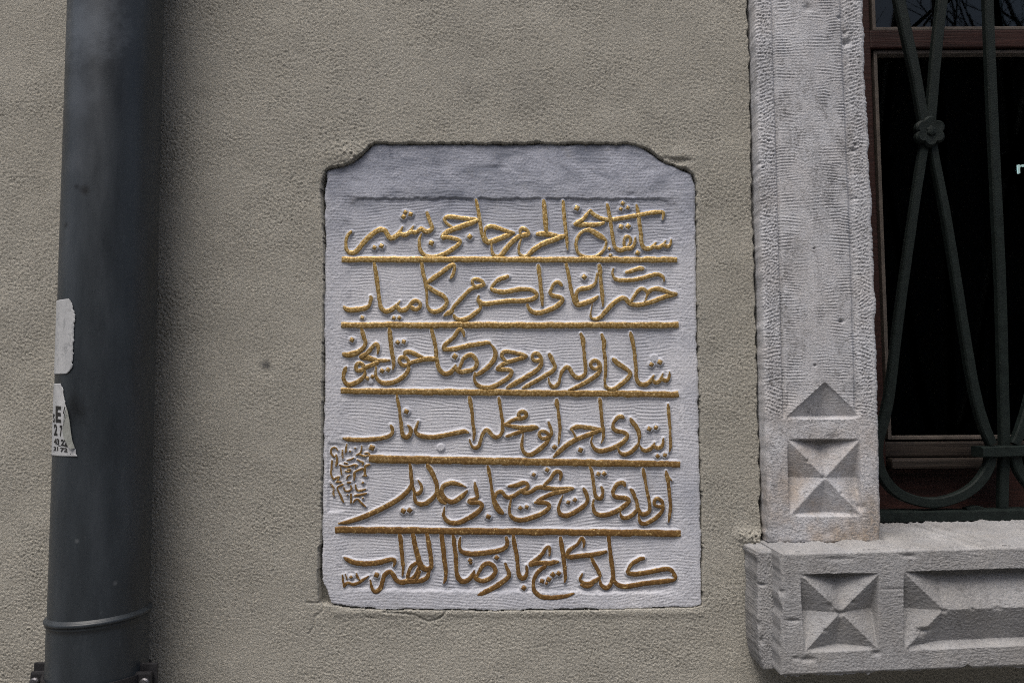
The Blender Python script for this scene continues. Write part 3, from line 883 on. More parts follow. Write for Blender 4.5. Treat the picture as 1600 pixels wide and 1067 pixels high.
# ------------------------------------------------------------------ plastered wall with the niche for the plaque
PLAQUE = [(587, 225), (985, 225), (994, 226), (1006, 232), (1021, 242), (1036, 253), (1054, 260), (1070, 266), (1081, 273), (1086, 288),
          (1087, 330), (1088, 400), (1089, 520), (1092, 650), (1094, 760), (1096, 860), (1095, 944), (1080, 947), (1000, 950), (880, 952),
          (760, 953), (680, 952), (600, 951), (556, 948), (528, 944), (519, 941), (512, 927), (504, 906), (503, 860), (504, 740), (506, 600),
          (507, 480), (508, 370), (508, 300), (510, 268), (520, 263), (538, 260), (553, 254), (568, 241), (580, 228)]
NICHE = [(585, 223.5), (700, 223.5), (985, 223.5), (996, 225), (1008, 230), (1023, 240), (1038, 251), (1056, 258), (1072, 264), (1084, 272), (1089, 288),
         (1089, 400), (1091, 520), (1094, 650), (1096, 760), (1098, 860), (1098, 945), (1080, 948), (1000, 951), (880, 953),
         (760, 954), (680, 953), (600, 952), (556, 950), (528, 947), (498, 943), (496, 900), (497, 858), (502, 850), (503, 740), (504, 600),
         (505, 480), (506, 370), (502, 325), (501, 300), (503, 282), (508, 266), (519, 261), (537, 258), (551, 252), (566, 239), (578, 226)]


def build_wall():
    wall = thing('stucco_wall', (0, 0.1, -1.5), 'beige rough stucco wall around the inscribed plaque and behind the pipe', 'wall')
    st = 1.5
    gx = np.arange(-90, 1730.1, st)
    gy = np.arange(-90, 1160.1, st)
    GX, GY = np.meshgrid(gx, gy)
    h, w = GX.shape
    n = (0.60 * bandnoise(h, w, 2.5, .28, 1.0, 1.3, 1, .4) + 0.50 * bandnoise(h, w, 3.9, .35, 1, 1.35, 2, .3)
         + .22 * bandnoise(h, w, 7.0, .4, 1, 1.2, 3))
    patch = np.clip(1 + .22 * lownoise(h, w, 90, 78) + .15 * lownoise(h, w, 30, 79), .45, 1.5)
    n = np.clip(np.where(n > .5, .5 + (n - .5) * .45, n), -2.0, 1.6) * patch
    Y = -0.00043 * n - 0.0007 * lownoise(h, w, 75, 4) - .00018 * lownoise(h, w, 22, 5)
    # niche
    jit = .35 * lownoise(h, w, 3.2, 6) + .7 * lownoise(h, w, 11, 8)
    sd = poly_sdf(GX, GY, NICHE)
    topness = np.clip((300 - GY) / 60, 0, 1)
    sdj = sd + jit * (0.5 + .6 * topness)
    lip = np.clip((sdj + 4) / 4, 0, 1)
    Y += np.where(sdj < 0, 0.0007 * lip ** 2 * np.interp(GY, [224, 500, 940], [1, .6, .25]), 0)
    # lumpy mortar made good round the top corners
    for cx, cy, rx, ry, a in ((545, 243, 34, 17, -.0030), (1062, 247, 34, 12, -.0012), (1060, 252, 16, 5, .0035), (508, 300, 10, 30, .0012),
                              (1180, 842, 16, 12, -.006), (1160, 836, 14, 10, -.003)):
        g = np.exp(-(((GX - cx) / rx) ** 2 + ((GY - cy) / ry) ** 2))
        Y += a * g * (1 + .22 * bandnoise(h, w, 6, .5, 1, 1, 9))
    # raised fillet of plaster along the foot of the plaque
    g = np.exp(-((GY - 957) / 6.0) ** 2) * (GX > 520) * (GX < 1100)
    Y -= .0012 * g
    for ln, dep, wd in (([(505, 943), (503, 955), (492, 962), (490, 980), (482, 990)], .0016, 1.5), ([(600, 956), (630, 958), (648, 960), (658, 966), (670, 971), (680, 968), (690, 963), (697, 955)], .0020, 1.6),
                        ([(566, 958), (572, 964), (584, 965)], .0012, 1.3), ([(478, 941), (497, 942)], .0018, 1.5),
                        ([(1020, 245), (1050, 248), (1080, 250)], .0012, 1.4)):
        d = line_dist(GX, GY, ln)
        Y += dep * np.exp(-(d / wd) ** 2)
    # open joint along the stone jamb
    jx = interp(GY, [(-90, 1166), (0, 1170), (300, 1177), (600, 1185.5), (845, 1191), (1160, 1197)]) + 1.2 * lownoise(h, w, 12, 12)
    Y += .014 * sstep((GX - jx + 2.5) / 4.0) * (GX < 1260) * (GY < 850)
    Y = np.where(sdj >= 0, 0.020, Y)
    V = P(GX, GY, 0.0)
    V[..., 1] = Y
    F4 = grid_faces(h, w)
    cx = GX[:-1, :-1]
    cy = GY[:-1, :-1]
    keep = ~((cx > 1262) & (cy < 1000))
    v, f = compact(V.reshape(-1, 3), F4[keep])
    obj('plaster', v, f, M_STUCCO, wall)
    # the rest of the facade, beyond the picture
    m = MB()
    xl, xr = V[h // 2, 0, 0], V[h // 2, -1, 0]
    x_open0, x_open1 = float(P(1262, 400, 0)[0]), float(P(1262, 400, 0)[0]) + 1.03
    zt, zb = float(P(800, -88, 0)[2]), float(P(800, 1158, 0)[2])
    zs = float(P(1400, 998, 0)[2])
    m.box(-6, xl + .004, 0.0012, .35, -1.5, 4)
    m.box(xl, x_open0, .0012, .35, zt - .004, 4)
    m.box(x_open0, x_open1, .0012, .35, 1.3, 4)
    m.box(xl, xr, .0012, .35, -1.5, zb + .004)
    m.box(xr - .004, 6, .0012, .35, -1.5, zs - .002)
    m.box(x_open1, 6, .0012, .35, zs, 4)
    m.build('facade', M_STUCCO, wall)
    m = MB()
    m.box(xl, x_open0, .05, .3, zb, zt)
    m.box(x_open0, xr, .05, .3, zb, zs - .01)
    m.build('masonry_core', M_STUCCO, wall)
    # the dark room behind the window
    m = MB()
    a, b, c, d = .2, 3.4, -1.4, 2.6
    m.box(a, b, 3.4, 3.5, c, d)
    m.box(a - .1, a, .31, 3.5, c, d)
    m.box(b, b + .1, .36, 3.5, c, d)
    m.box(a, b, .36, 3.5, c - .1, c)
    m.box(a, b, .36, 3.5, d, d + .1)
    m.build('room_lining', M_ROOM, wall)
    return wall


WALL = build_wall()


# ------------------------------------------------------------------ the inscribed marble plaque
def ribbon(mb, p, k, gilded_lift=.0004, blunt=.5):
    """gilded face of one stroke: a slightly domed, uneven strip lying on the carved letter"""
    xy = p[:, :2]
    n = len(p)
    t = np.gradient(xy, axis=0)
    t /= np.linalg.norm(t, axis=1, keepdims=True) + 1e-9
    nr = np.stack([-t[:, 1], t[:, 0]], 1)
    # rounded ends
    head = xy[0] - t[0] * p[0, 2] * .3
    tail = xy[-1] + t[-1] * p[-1, 2] * .3
    xy = np.vstack([head, xy, tail])
    nr = np.vstack([nr[:1], nr, nr[-1:]])
    wd = np.concatenate([[p[0, 2] * blunt], p[:, 2], [p[-1, 2] * blunt]])
    n += 2
    cross = np.array([-.53, -.47, -.16, .16, .47, .53])
    hh = np.array([-.0005, .00002, .00006, .00006, .00002, -.0005])
    jl = rng.normal(0, .24, (n, 2))
    jl = (jl + np.roll(jl, 1, 0)) * .6
    grid = np.zeros((n, 6, 3))
    lift = gilded_lift + .00006 * (k % 5)
    for j in range(6):
        off = cross[j] * wd
        if j in (0, 1):
            off = off - jl[:, 0] * (1 if j == 0 else .6)
        if j in (4, 5):
            off = off + jl[:, 1] * (1 if j == 5 else .6)
        q = xy + nr * off[:, None]
        yb = slab_y(q[:, 1])
        pts = P(q[:, 0], q[:, 1], yb)
        pts[:, 1] -= lift + hh[j] + rng.normal(0, .00003, n) * (0 if j in (0, 5) else 1)
        grid[:, j] = pts
    idx = np.arange(n * 6).reshape(n, 6)
    f = np.stack([idx[:-1, :-1], idx[:-1, 1:], idx[1:, 1:], idx[1:, :-1]], -1).reshape(-1, 4)
    # make every strip face the street
    v = grid.reshape(-1, 3)
    a, b, c = v[f[0, 0]], v[f[0, 1]], v[f[0, 2]]
    if np.cross(b - a, c - a)[1] > 0:
        f = f[:, ::-1]
    mb.add(v, f)


def dot(mb, x, y, r, k):
    n = 14
    a = np.linspace(0, 2 * np.pi, n, endpoint=False)
    rot = rng.uniform(0, .5)
    rad = r * (.86 + .16 * np.cos(4 * (a + rot))) * rng.uniform(.94, 1.06, n)
    rings = [(1.0, -.0005), (.72, .0005), (.35, .0009)]
    V = []
    for s, z in rings:
        qx, qy = x + rad * s * np.cos(a), y + rad * s * np.sin(a)
        pts = P(qx, qy, slab_y(qy))
        pts[:, 1] -= z + .0003 + .00006 * (k % 5)
        V.append(pts)
    c = P(x, y, slab_y(y))
    c[1] -= .0013
    V.append(c[None])
    f = []
    for q in range(2):
        for i in range(n):
            j = (i + 1) % n
            f.append((q * n + i, q * n + j, (q + 1) * n + j, (q + 1) * n + i))
    for i in range(n):
        f.append((2 * n + i, 2 * n + (i + 1) % n, 3 * n))
    mb.add(np.concatenate(V), f)


def build_plaque():
    base = P(800, 953, .03)
    pl = thing('inscribed_plaque', base, 'pale marble plaque with raised gilded old script set into the stucco wall', 'plaque')
    gx = np.arange(494, 1104.1, 1.0)
    gy = np.arange(219, 960.1, 1.0)
    GX, GY = np.meshgrid(gx, gy)
    h, w = GX.shape
    # letters standing up out of the sunk field
    H = np.zeros((h, w))

    def raise_stroke(p, extra, fl, top=1.0):
        for a, b in ((p[i], p[min(i + 1, len(p) - 1)]) for i in range(max(1, len(p) - 1))):
            r = max(a[2], b[2]) + 8 if len(p) > 1 else a[2] + 8
            i0 = max(0, int(min(a[1], b[1]) - r - gy[0])); i1 = min(h, int(max(a[1], b[1]) + r - gy[0]) + 2)
            j0 = max(0, int(min(a[0], b[0]) - r - gx[0])); j1 = min(w, int(max(a[0], b[0]) + r - gx[0]) + 2)
            if i1 <= i0 or j1 <= j0:
                continue
            sx, sy = GX[i0:i1, j0:j1], GY[i0:i1, j0:j1]
            ex, ey = b[0] - a[0], b[1] - a[1]
            t = np.clip(((sx - a[0]) * ex + (sy - a[1]) * ey) / (ex * ex + ey * ey + 1e-9), 0, 1)
            d = np.hypot(sx - a[0] - t * ex, sy - a[1] - t * ey)
            half = (a[2] + (b[2] - a[2]) * t) * (.5 if len(p) > 1 else 1.0) + extra
            hgt = top * np.clip(1 - (d - half) / fl, 0, 1)
            H[i0:i1, j0:j1] = np.maximum(H[i0:i1, j0:j1], hgt)

    for ln in STROKES:
        for p, g, isdot in ln:
            raise_stroke(p, .55, 2.0)
    for p, g, isdot in BAR_STROKES:
        raise_stroke(p, .45, 2.6)
    for p, g, isdot in SIGN_STROKES:
        raise_stroke(p, .25, 1.5, .85)
    # sunk field inside a plain border
    field = [(540, 309), (1052, 310), (1060, 316), (1062, 500), (1063, 700), (1064, 927), (900, 926), (740, 924), (531, 921), (531, 700), (536, 500), (537, 316)]
    fd = poly_sdf(GX, GY, field) + .8 * lownoise(h, w, 8, 21)
    soft = 3.5 + 22 * sstep((GX - 1030) / 25) + 22 * sstep((565 - GX) / 25) + 4 * sstep((GY - 900) / 20)
    sunk = sstep(fd / soft + .3)
    sig = [(512, 692), (578, 692), (584, 730), (578, 800), (512, 800)]
    sunk = np.maximum(sunk, .8 * sstep(poly_sdf(GX, GY, sig) / 5 + .3))
    depth = .0025
    # tooling: fine chisel ridges, mostly level, wandering round the letters
    ridg = chisel(GX, GY, 58, 30, 4.9, .075, 31) * (0.7 + .3 * np.clip(lownoise(h, w, 22, 34), -1.6, 1.2))
    grain = bandnoise(h, w, 3.4, .5, .7, 1.1, 36)
    coarse = bandnoise(h, w, 7.5, .4, .7, 1.5, 37, .25)
    letter = np.clip(H, 0, 1)
    tool = (.00033 * ridg * (1 - letter) * (.45 + .55 * sunk) + .00009 * grain + .00010 * coarse * (1 - sunk * .6))
    relief = -depth * sunk * (1 - letter) + tool - .00012 * lownoise(h, w, 60, 38)
    # small chips and tool slips
    for x, y, rx, ry, a in ((1014, 264, 9, 6, .0010), (770, 262, 24, 3, .0007), (555, 283, 9, 5, .0008), (680, 258, 30, 5, .0004), (985, 305, 12, 4, .0012),
                            (725, 745, 2, 2, 0), (942, 920, 9, 3, .002), (1064, 630, 2, 8, .001), (1064, 658, 2, 5, .001), (1062, 450, 3, 1.5, .001), (1064, 376, 2, 3, .001)):
        relief -= a * np.exp(-(((GX - x) / rx) ** 2 + ((GY - y) / ry) ** 2))
    sd = poly_sdf(GX, GY, PLAQUE) + .7 * lownoise(h, w, 16, 39) + .12 * lownoise(h, w, 2.2, 40)
    edge = np.clip((5 - sd) / 5, 0, 1)
    relief -= np.interp(GY, [224, 800, 940], [.0022, .0015, .0004]) * edge ** 2
    relief = np.where(sd < 0, -.0115, relief)
    V = P(GX, GY, slab_y(GY))
    V[..., 1] -= relief
    ff = grid_faces(h, w)
    keep = (sd > -3.0)[:-1, :-1]
    v, f = compact(V.reshape(-1, 3), ff[keep])
    obj('marble_slab', v, f, M_MARBLE, pl)
    names = ['topmost line of raised gilded script', 'second line of raised gilded script', 'third line of raised gilded script',
             'fourth line of raised gilded script, one dot left ungilded', 'fifth line of raised gilded script with a long swash at its left end',
             'lowest line of raised gilded script ending in a small date']
    k = 0
    for ln, lab in zip(STROKES, names):
        mb = MB()
        for p, g, isdot in ln:
            k += 1
            if not g:
                continue
            if isdot:
                dot(mb, p[0, 0], p[0, 1], p[0, 2], k)
            else:
                ribbon(mb, p, k)
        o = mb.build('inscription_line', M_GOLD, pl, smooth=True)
        o['label'] = lab
    for i, (p, g, isdot) in enumerate(BAR_STROKES):
        mb = MB()
        ribbon(mb, p, i + 3, .0005, .96)
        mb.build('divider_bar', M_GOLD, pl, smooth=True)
    mb = MB()
    for p, g, isdot in SIGN_STROKES:
        k += 1
        if isdot:
            dot(mb, p[0, 0], p[0, 1], p[0, 2], k)
        else:
            q = p.copy()
            q[:, 2] *= 1.05
            ribbon(mb, q, k, -.0002)
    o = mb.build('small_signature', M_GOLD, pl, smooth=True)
    o['label'] = 'small dense block of raised gilded script at the left edge'
    return pl


build_plaque()


# ------------------------------------------------------------------ carved stone surround of the window
def star_depth(a, b):
    """sunk star: level at the centre and the corners, deep in the middle of each side"""
    return np.abs(np.abs(a) - np.abs(b))


def build_surround():
    base = P(1290, 850, 0.0)
    root = thing('stone_window_surround', base, 'weathered pale limestone window surround with carved sunk stars on jamb and sill', 'window surround')
    yj = -.024
    ny, nx = 980, 176
    s = np.linspace(0, 1, nx)[None, :]
    py = np.linspace(-130, 848, ny)[:, None]
    S = np.repeat(s, ny, 0)
    PYg = np.repeat(py, nx, 1)
    L = interp(PYg, [(-130, 1174), (0, 1179), (300, 1188), (600, 1195), (848, 1202)])
    Rr = interp(PYg, [(-130, 1341), (0, 1348), (300, 1362), (600, 1372.5), (848, 1377)])
    edge = 1.0 * lownoise(ny, nx, 22, 50)[:, :1] + .35 * lownoise(ny, nx, 3, 51)[:, :1]
    edgel = .5 * lownoise(ny, nx, 12, 52)[:, :1]
    rough_r = np.where(PYg < 650, 1.0, .5)
    PXg = L + (Rr - L) * S + edge * S ** 6 * rough_r + edgel * (1 - S) ** 6
    low = sstep((PYg - 640) / 20)                        # plain block with the star begins below
    up = 1 - low
    go, gi = .165, .80
    band = sstep((S - gi) / .03) + (1 - sstep((S - go + .03) / .03))
    shaft = (1 - band) * up
    H = np.zeros((ny, nx))
    # shaft with a soft arris along its middle
    H += shaft * (.0006 + .0032 * np.clip(1 - np.abs(S - .46) / .32, 0, 1))
    H -= up * .0042 * np.exp(-((S - go) / .013) ** 2)
    H -= up * .0036 * np.exp(-((S - gi - .012) / .026) ** 4)
    ridg = chisel(PXg, PYg, 46, 34, 4.7, .06, 53) * np.clip(.55 + .5 * lownoise(ny, nx, 18, 55), .05, 1.2)
    H += shaft * .00050 * ridg * (1 - .65 * np.exp(-((S - .42) / .13) ** 2))
    diag = .8 * bandnoise(ny, nx, 5.0, .4, .7, 1.4, 56, .45) + .9 * chisel(PXg, PYg, 30, 22, 5.5, .35, 57)
    grit = bandnoise(ny, nx, 3.6, .5, 1, 1.1, 57)
    lump = bandnoise(ny, nx, 13, .5, .8, 1.2, 58)
    H += up * band * (.00040 * diag + .00012 * lump) * np.clip((.985 - S) / .05, .25, 1)
    H += .00014 * grit + low * (.00012 * lump + .00007 * diag)
    # the half star that ends the shaft
    b = (PYg - 597) / 53.0
    hw = 57.0
    a = (PXg - 1287.5) / hw
    sel = (b > 0) & (b <= 1.0) & (np.abs(a) < b)
    H = np.where(sel, H * .3 - .0150 * (b - np.abs(a)), H)
    ledge = (PYg > 650) & (PYg < 655)
    dm = .0150 * np.clip(1 - np.abs(a), 0, 1)
    H = np.where(ledge & (np.abs(a) < 1), -dm * (1 - (PYg - 650) / 5.0), H)
    # facets running up beside the half star
    side = (b > 0) & (b <= 1.06) & (np.abs(a) >= b) & (np.abs(a) < 1.02)
    H = np.where(side, H - .0045 * np.clip((np.abs(a) - b), 0, 1) * np.clip(b * 1.6, 0, 1), H)
    # full star
    t = np.clip((PYg - 686) / 121.0, -1, 2)
    xl = 1230 + 3.0 * t
    xr = 1345 + 3.0 * t
    aa = (PXg - (xl + xr) / 2) / ((xr - xl) / 2)
    bb = 2 * t - 1
    ins = (np.abs(aa) < 1) & (np.abs(bb) < 1)
    dpt = .0165 * star_depth(aa, bb)
    # sloped returns at the sides
    ex = np.clip((1 - np.abs(aa)) / .05, 0, 1)
    ey = np.where(bb > 0, np.clip((1 - bb) / .08, 0, 1), np.clip((1 + bb) / .022, 0, 1))
    H = np.where(ins, H * .6 - dpt * ex * ey, H)
    for x, y, r, dp in ((1324, 66, 5, .006), (1322, 50, 3, .003), (1311, 28, 3, .003), (1260, 15, 7, .002), (1333, 235, 4, .004), (1337, 226, 3, .003), (1314, 502, 3.2, .006),
                        (1272, 571, 2, .004), (1271, 389, 1.6, .004), (1186, 255, 3, .004), (1193, 262, 2, .003), (1335, 310, 5, .002), (1202, 220, 2, .003),
                        (1287, 746, 3.5, .0025), (1262, 720, 3, .0015), (1316, 771, 3, .0018), (1290, 655, 12, .0012), (1301, 684, 8, .002), (1345, 792, 6, .003), (1298, 832, 9, .0012)):
        H -= dp * np.exp(-((PXg - x) ** 2 + ((PYg - y) * 1.25) ** 2) / (r * r))
    er = np.clip((.035 - np.minimum(S, 1 - S)) / .035, 0, 1)
    H -= .0030 * er ** 2
    eb = np.clip((PYg - 843) / 5, 0, 1)
    H -= .002 * eb ** 2
    V = P(PXg, PYg, yj)
    V[..., 1] -= H
    v, f = skirted(V, .19)
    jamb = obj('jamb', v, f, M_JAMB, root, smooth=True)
    jamb['label'] = 'upright jamb stone with tooled shaft and one carved star'
    far = jamb.copy()
    COL.objects.link(far)
    far.parent = root
    far.location = (.93, 0, 0)

    # sill stone: the broad carved face and the narrow set-back strip at its end
    yf = -.088
    x0, x1 = 1221.0, 2620.0
    nxs, nys = 1400, 198
    u = np.linspace(0, 1, nxs)[None, :]
    q = np.linspace(0, 1, nys)[:, None]
    PXs = x0 + (x1 - x0) * np.repeat(u, nys, 0)
    run = np.clip(PXs - 1222, 0, 620)
    top = 863.5 - 10.5 * run / 378 - .0 * run
    bot = 1056.0 - 15.0 * run / 378
    topn = 1.0 * lownoise(nys, nxs, 14, 60)[:1, :] + .8 * lownoise(nys, nxs, 4, 61)[:1, :]
    botn = 1.7 * lownoise(nys, nxs, 16, 62)[:1, :] + 1.0 * lownoise(nys, nxs, 5, 63)[:1, :]
    Q = np.repeat(q, nxs, 1)
    PYs = top + (bot - top) * Q + topn * (1 - Q) ** 8 + botn * Q ** 8
    PXs = PXs + (.9 * lownoise(nys, nxs, 14, 64)[:, :1]) * (1 - np.repeat(u, nys, 0)) ** 200
    H = .00010 * bandnoise(nys, nxs, 3.6, .5, 1, 1, 65) + .00011 * bandnoise(nys, nxs, 9, .5, .8, 1.3, 66)
    H += .00016 * np.cos((PYs + 3 * lownoise(nys, nxs, 20, 67)) * 2 * np.pi / 5) * np.clip(.4 + .5 * lownoise(nys, nxs, 30, 68), 0, 1)
    # star
    t = np.clip((PYs - 896) / 122.0, -1, 2)
    xl = 1250 + 7.0 * t
    xr = 1375 - 3.0 * t
    tt = (PYs - (897 - 2 * (PXs - 1250) / 125)) / (122.5 - 3 * (PXs - 1250) / 125)
    aa = (PXs - (xl + xr) / 2) / ((xr - xl) / 2)
    bb = 2 * tt - 1
    ins = (np.abs(aa) < 1) & (np.abs(bb) < 1)
    ex = np.clip((1 - np.abs(aa)) / .045, 0, 1)
    ey = np.where(bb > 0, np.clip((1 - bb) / .085, 0, 1), np.clip((1 + bb) / .02, 0, 1))
    dm = .0175
    H = np.where(ins, H - dm * star_depth(aa, bb) * ex * ey, H)
    # long panel with the same sunk facets
    for xs, sgn in ((1412.0, 1),):
        ytop = 893.0 - 5.5 * (PXs - 1412) / 188
        ybot = 1016.5 - 8.5 * (PXs - 1412) / 188
        tt = (PYs - ytop) / (ybot - ytop)
        bb = 2 * tt - 1
        half = 62.0
        xe = 2600.0
        aa = np.where(PXs < xs + half, (PXs - xs) / half - 1, np.where(PXs > xe - half, 1 - (xe - PXs) / half, 0.0))
        ins = (PXs > xs) & (PXs < xe) & (np.abs(bb) < 1)
        ex = np.clip(np.minimum(PXs - xs, xe - PXs) / 3.0, 0, 1)
        ey = np.where(bb > 0, np.clip((1 - bb) / .11, 0, 1), np.clip((1 + bb) / .02, 0, 1))
        H = np.where(ins, H - dm * star_depth(aa, bb) * ex * ey, H)
    for x, y, rx, ry, dp in ((1314, 958, 6, 4, .0028), (1334, 941, 4, 3, .0018), (1290, 985, 4, 3, .0018), (1476, 954, 5, 3, .0025), (1560, 950, 7, 3, .0016), (1520, 951, 4, 2, .0014), (1240, 969, 9, 2.5, .003), (1221, 925, 5, 4, .004), (1446, 985, 9, 4, .004), (1440, 990, 6, 6, .003), (1310, 873, 18, 3, .0015), (1420, 868, 10, 3, .002),
                             (1262, 1030, 10, 4, .003), (1370, 1020, 6, 4, .003), (1300, 946, 5, 5, .002), (1400, 920, 20, 2, .001), (1244, 1028, 5, 3, .002)):
        H -= dp * np.exp(-(((PXs - x) / rx) ** 2 + ((PYs - y) / ry) ** 2))
    ed = np.minimum(np.minimum(PXs - x0, 5), np.minimum(PYs - top, bot - PYs))
    H -= .0032 * np.clip((4.5 - ed) / 4.5, 0, 1) ** 2
    V = P(PXs, PYs, yf)
    V[..., 1] -= H
    v, f = skirted(V, .19, 14)
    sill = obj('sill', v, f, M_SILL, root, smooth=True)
    sill['label'] = 'projecting sill stone with one carved star and a long carved panel'
    ys = -.055
    nys, nxs = 190, 40
    Q = np.repeat(np.linspace(0, 1, nys)[:, None], nxs, 1)
    U = np.repeat(np.linspace(0, 1, nxs)[None, :], nys, 0)
    xl = 1184 + .8 * lownoise(nys, nxs, 14, 70)[:, :1] + interp(Q, [(0, -2), (.1, 0), (.6, 1), (.86, 4), (1, 9)])
    PXs = xl + (1216 - xl) * U
    PYs = 861 + (1046 - 861) * Q + 1.0 * lownoise(nys, nxs, 6, 71) * ((1 - Q) ** 8 + Q ** 8)
    H = .00020 * np.cos((PYs + 2.5 * lownoise(nys, nxs, 9, 72)) * 2 * np.pi / 6) * np.clip(.4 + .5 * lownoise(nys, nxs, 14, 73), 0, 1) + .00022 * bandnoise(nys, nxs, 6, .5, 1, 1, 74)
    ed = np.minimum(np.minimum((PXs - xl), 5), np.minimum(PYs - 860, 1047 - PYs))
    H -= .003 * np.clip((4 - ed) / 4, 0, 1) ** 2
    for x, y, rx, ry, dp in ((1188, 913, 8, 2, .004), (1186, 975, 3, 5, .003), (1190, 1000, 3, 6, .003)):
        H -= dp * np.exp(-(((PXs - x) / rx) ** 2 + ((PYs - y) / ry) ** 2))
    V = P(PXs, PYs, ys)
    V[..., 1] -= H
    v, f = skirted(V, .04, 14)
    n0 = nys * nxs
    jn = rng.normal(0, .00022, (len(v) - n0, 3))
    v[n0:] += jn
    obj('sill_end', v, f, M_SILL, root)
    return root


build_surround()


# ------------------------------------------------------------------ iron window grille
def sweep(mb, pts_px, y, wpx, thick, closed=False, step=4.0, wob=.25):
    """flat iron bar bent along a line of photo pixels lying in the grille's plane"""
    p = catmull([(a, b) for a, b in pts_px], step)
    n = len(p)
    wv = np.full(n, float(wpx)) if not hasattr(wpx, '__len__') else np.interp(np.linspace(0, 1, n), np.linspace(0, 1, len(wpx)), wpx)
    wv = wv + np.interp(np.arange(n), np.arange(0, n + 6, 6), rng.normal(0, wob, len(np.arange(0, n + 6, 6))))
    t = np.gradient(p, axis=0)
    t /= np.linalg.norm(t, axis=1, keepdims=True) + 1e-9
    nr = np.stack([-t[:, 1], t[:, 0]], 1)
    prof = [(-.5, .2), (-.38, 0), (.38, 0), (.5, .2), (.5, .85), (.4, 1), (-.4, 1), (-.5, .85)]
    V = np.zeros((n, 8, 3))
    for j, (a, b) in enumerate(prof):
        q = p + nr * (a * wv)[:, None]
        pt = P(q[:, 0], q[:, 1], y)
        pt[:, 1] += b * thick
        V[:, j] = pt
    idx = np.arange(n * 8).reshape(n, 8)
    f = []
    for i in range(n - 1):
        for j in range(8):
            k = (j + 1) % 8
            f.append((idx[i, j], idx[i + 1, j], idx[i + 1, k], idx[i, k]))
    f.append(tuple(idx[0]))
    f.append(tuple(idx[-1][::-1]))
    mb.add(V.reshape(-1, 3), f)


def build_grille():
    y = .098
    base = P(1500, 812, y)
    g = thing('window_grille', base, 'dark green wrought iron grille with flower rosette in front of the window', 'grille')
    dx = 113.0                                   # from a loop's middle to the upright between two loops

    def loop(off, mirror):
        s = -1 if mirror else 1

        def X(pts):
            return [(1455 + off + s * (a - 1455), b) for a, b in pts]
        left = [(1448, 222), (1442, 255), (1432, 320), (1422, 390), (1412, 460), (1403, 530), (1396, 590), (1390, 630), (1383, 660), (1375, 690),
                (1374, 715), (1380, 740), (1395, 762), (1415, 776), (1440, 784), (1462, 786), (1485, 782), (1510, 772), (1532, 755), (1547, 732), (1553, 708)]
        right = [(1459, 222), (1465, 255), (1478, 320), (1490, 390), (1501, 460), (1512, 530), (1522, 590), (1531, 632), (1542, 668), (1553, 694)]
        ul = [(1446, 190), (1441, 160), (1432, 110), (1420, 55), (1408, 0), (1396, -55), (1380, -120)]
        ur = [(1456, 190), (1459, 160), (1464, 100), (1469, 50), (1475, 0), (1484, -60), (1496, -120)]
        for pts, w in ((left, [13, 13, 13.5, 14.5, 15.5, 16, 16]), (right, [13, 13, 13.5, 14, 15, 15]), (ul, [15, 16.5, 17]), (ur, [15, 15.5, 16])):
            mb = MB()
            sweep(mb, X(pts), y, w, .013)
            mb.build('curved_bar', M_IRON, g)
        # six-petalled rosette
        mb = MB()
        cx, cy = (1452 + off, 207)
        n = 72
        a = np.linspace(0, 2 * np.pi, n, endpoint=False)
        rad = 21.5 + 5.2 * np.abs(np.cos(3 * (a + .52))) ** .8 - 2.0
        rings = [(1.0, .004), (1.0, -.003), (.86, -.0065), (.6, -.0060), (.34, -.0058), (.28, -.0078), (.12, -.0086)]
        V = []
        for sc, dy in rings:
            pt = P(cx + rad * sc * np.cos(a), cy + rad * sc * np.sin(a), y)
            pt[:, 1] += dy
            V.append(pt)
        c = P(cx, cy, y)
        c[1] -= .0088
        V.append(c[None])
        f = []
        m = len(rings)
        for q in range(m - 1):
            for i in range(n):
                j = (i + 1) % n
                f.append((q * n + i, q * n + j, (q + 1) * n + j, (q + 1) * n + i))
        for i in range(n):
            f.append(((m - 1) * n + i, (m - 1) * n + (i + 1) % n, m * n))
        mb.add(np.concatenate(V), f)
        mb.build('rosette', M_IRON, g)

    loop(0, False)
    loop(2 * dx + 6, True)
    mb = MB()
    sweep(mb, [(1543, -125), (1547, 0), (1553, 150), (1560, 300), (1567, 450), (1571, 600), (1573, 690), (1571, 760), (1570, 803)], y + .006, 14.5, .013)
    mb.build('upright_bar', M_IRON, g)
    mb = MB()
    sweep(mb, [(1536, 706.5), (1560, 706), (1590, 705), (1622, 704)], y - .006, 17, .03, wob=.5)
    mb.build('collar', M_IRON, g)
    mb = MB()
    sweep(mb, [(1352, 808.5), (1450, 807.5), (1560, 806), (1700, 803), (1840, 800), (2420, 788)], y - .004, 19, .03, wob=.8)
    mb.build('bottom_rail', M_IRON, g)
    mb = MB()
    sweep(mb, [(1512, 797), (1528, 794), (1540, 797)], y + .004, 7, .014)
    mb.build('foot_lug', M_IRON, g)
    return g


build_grille()


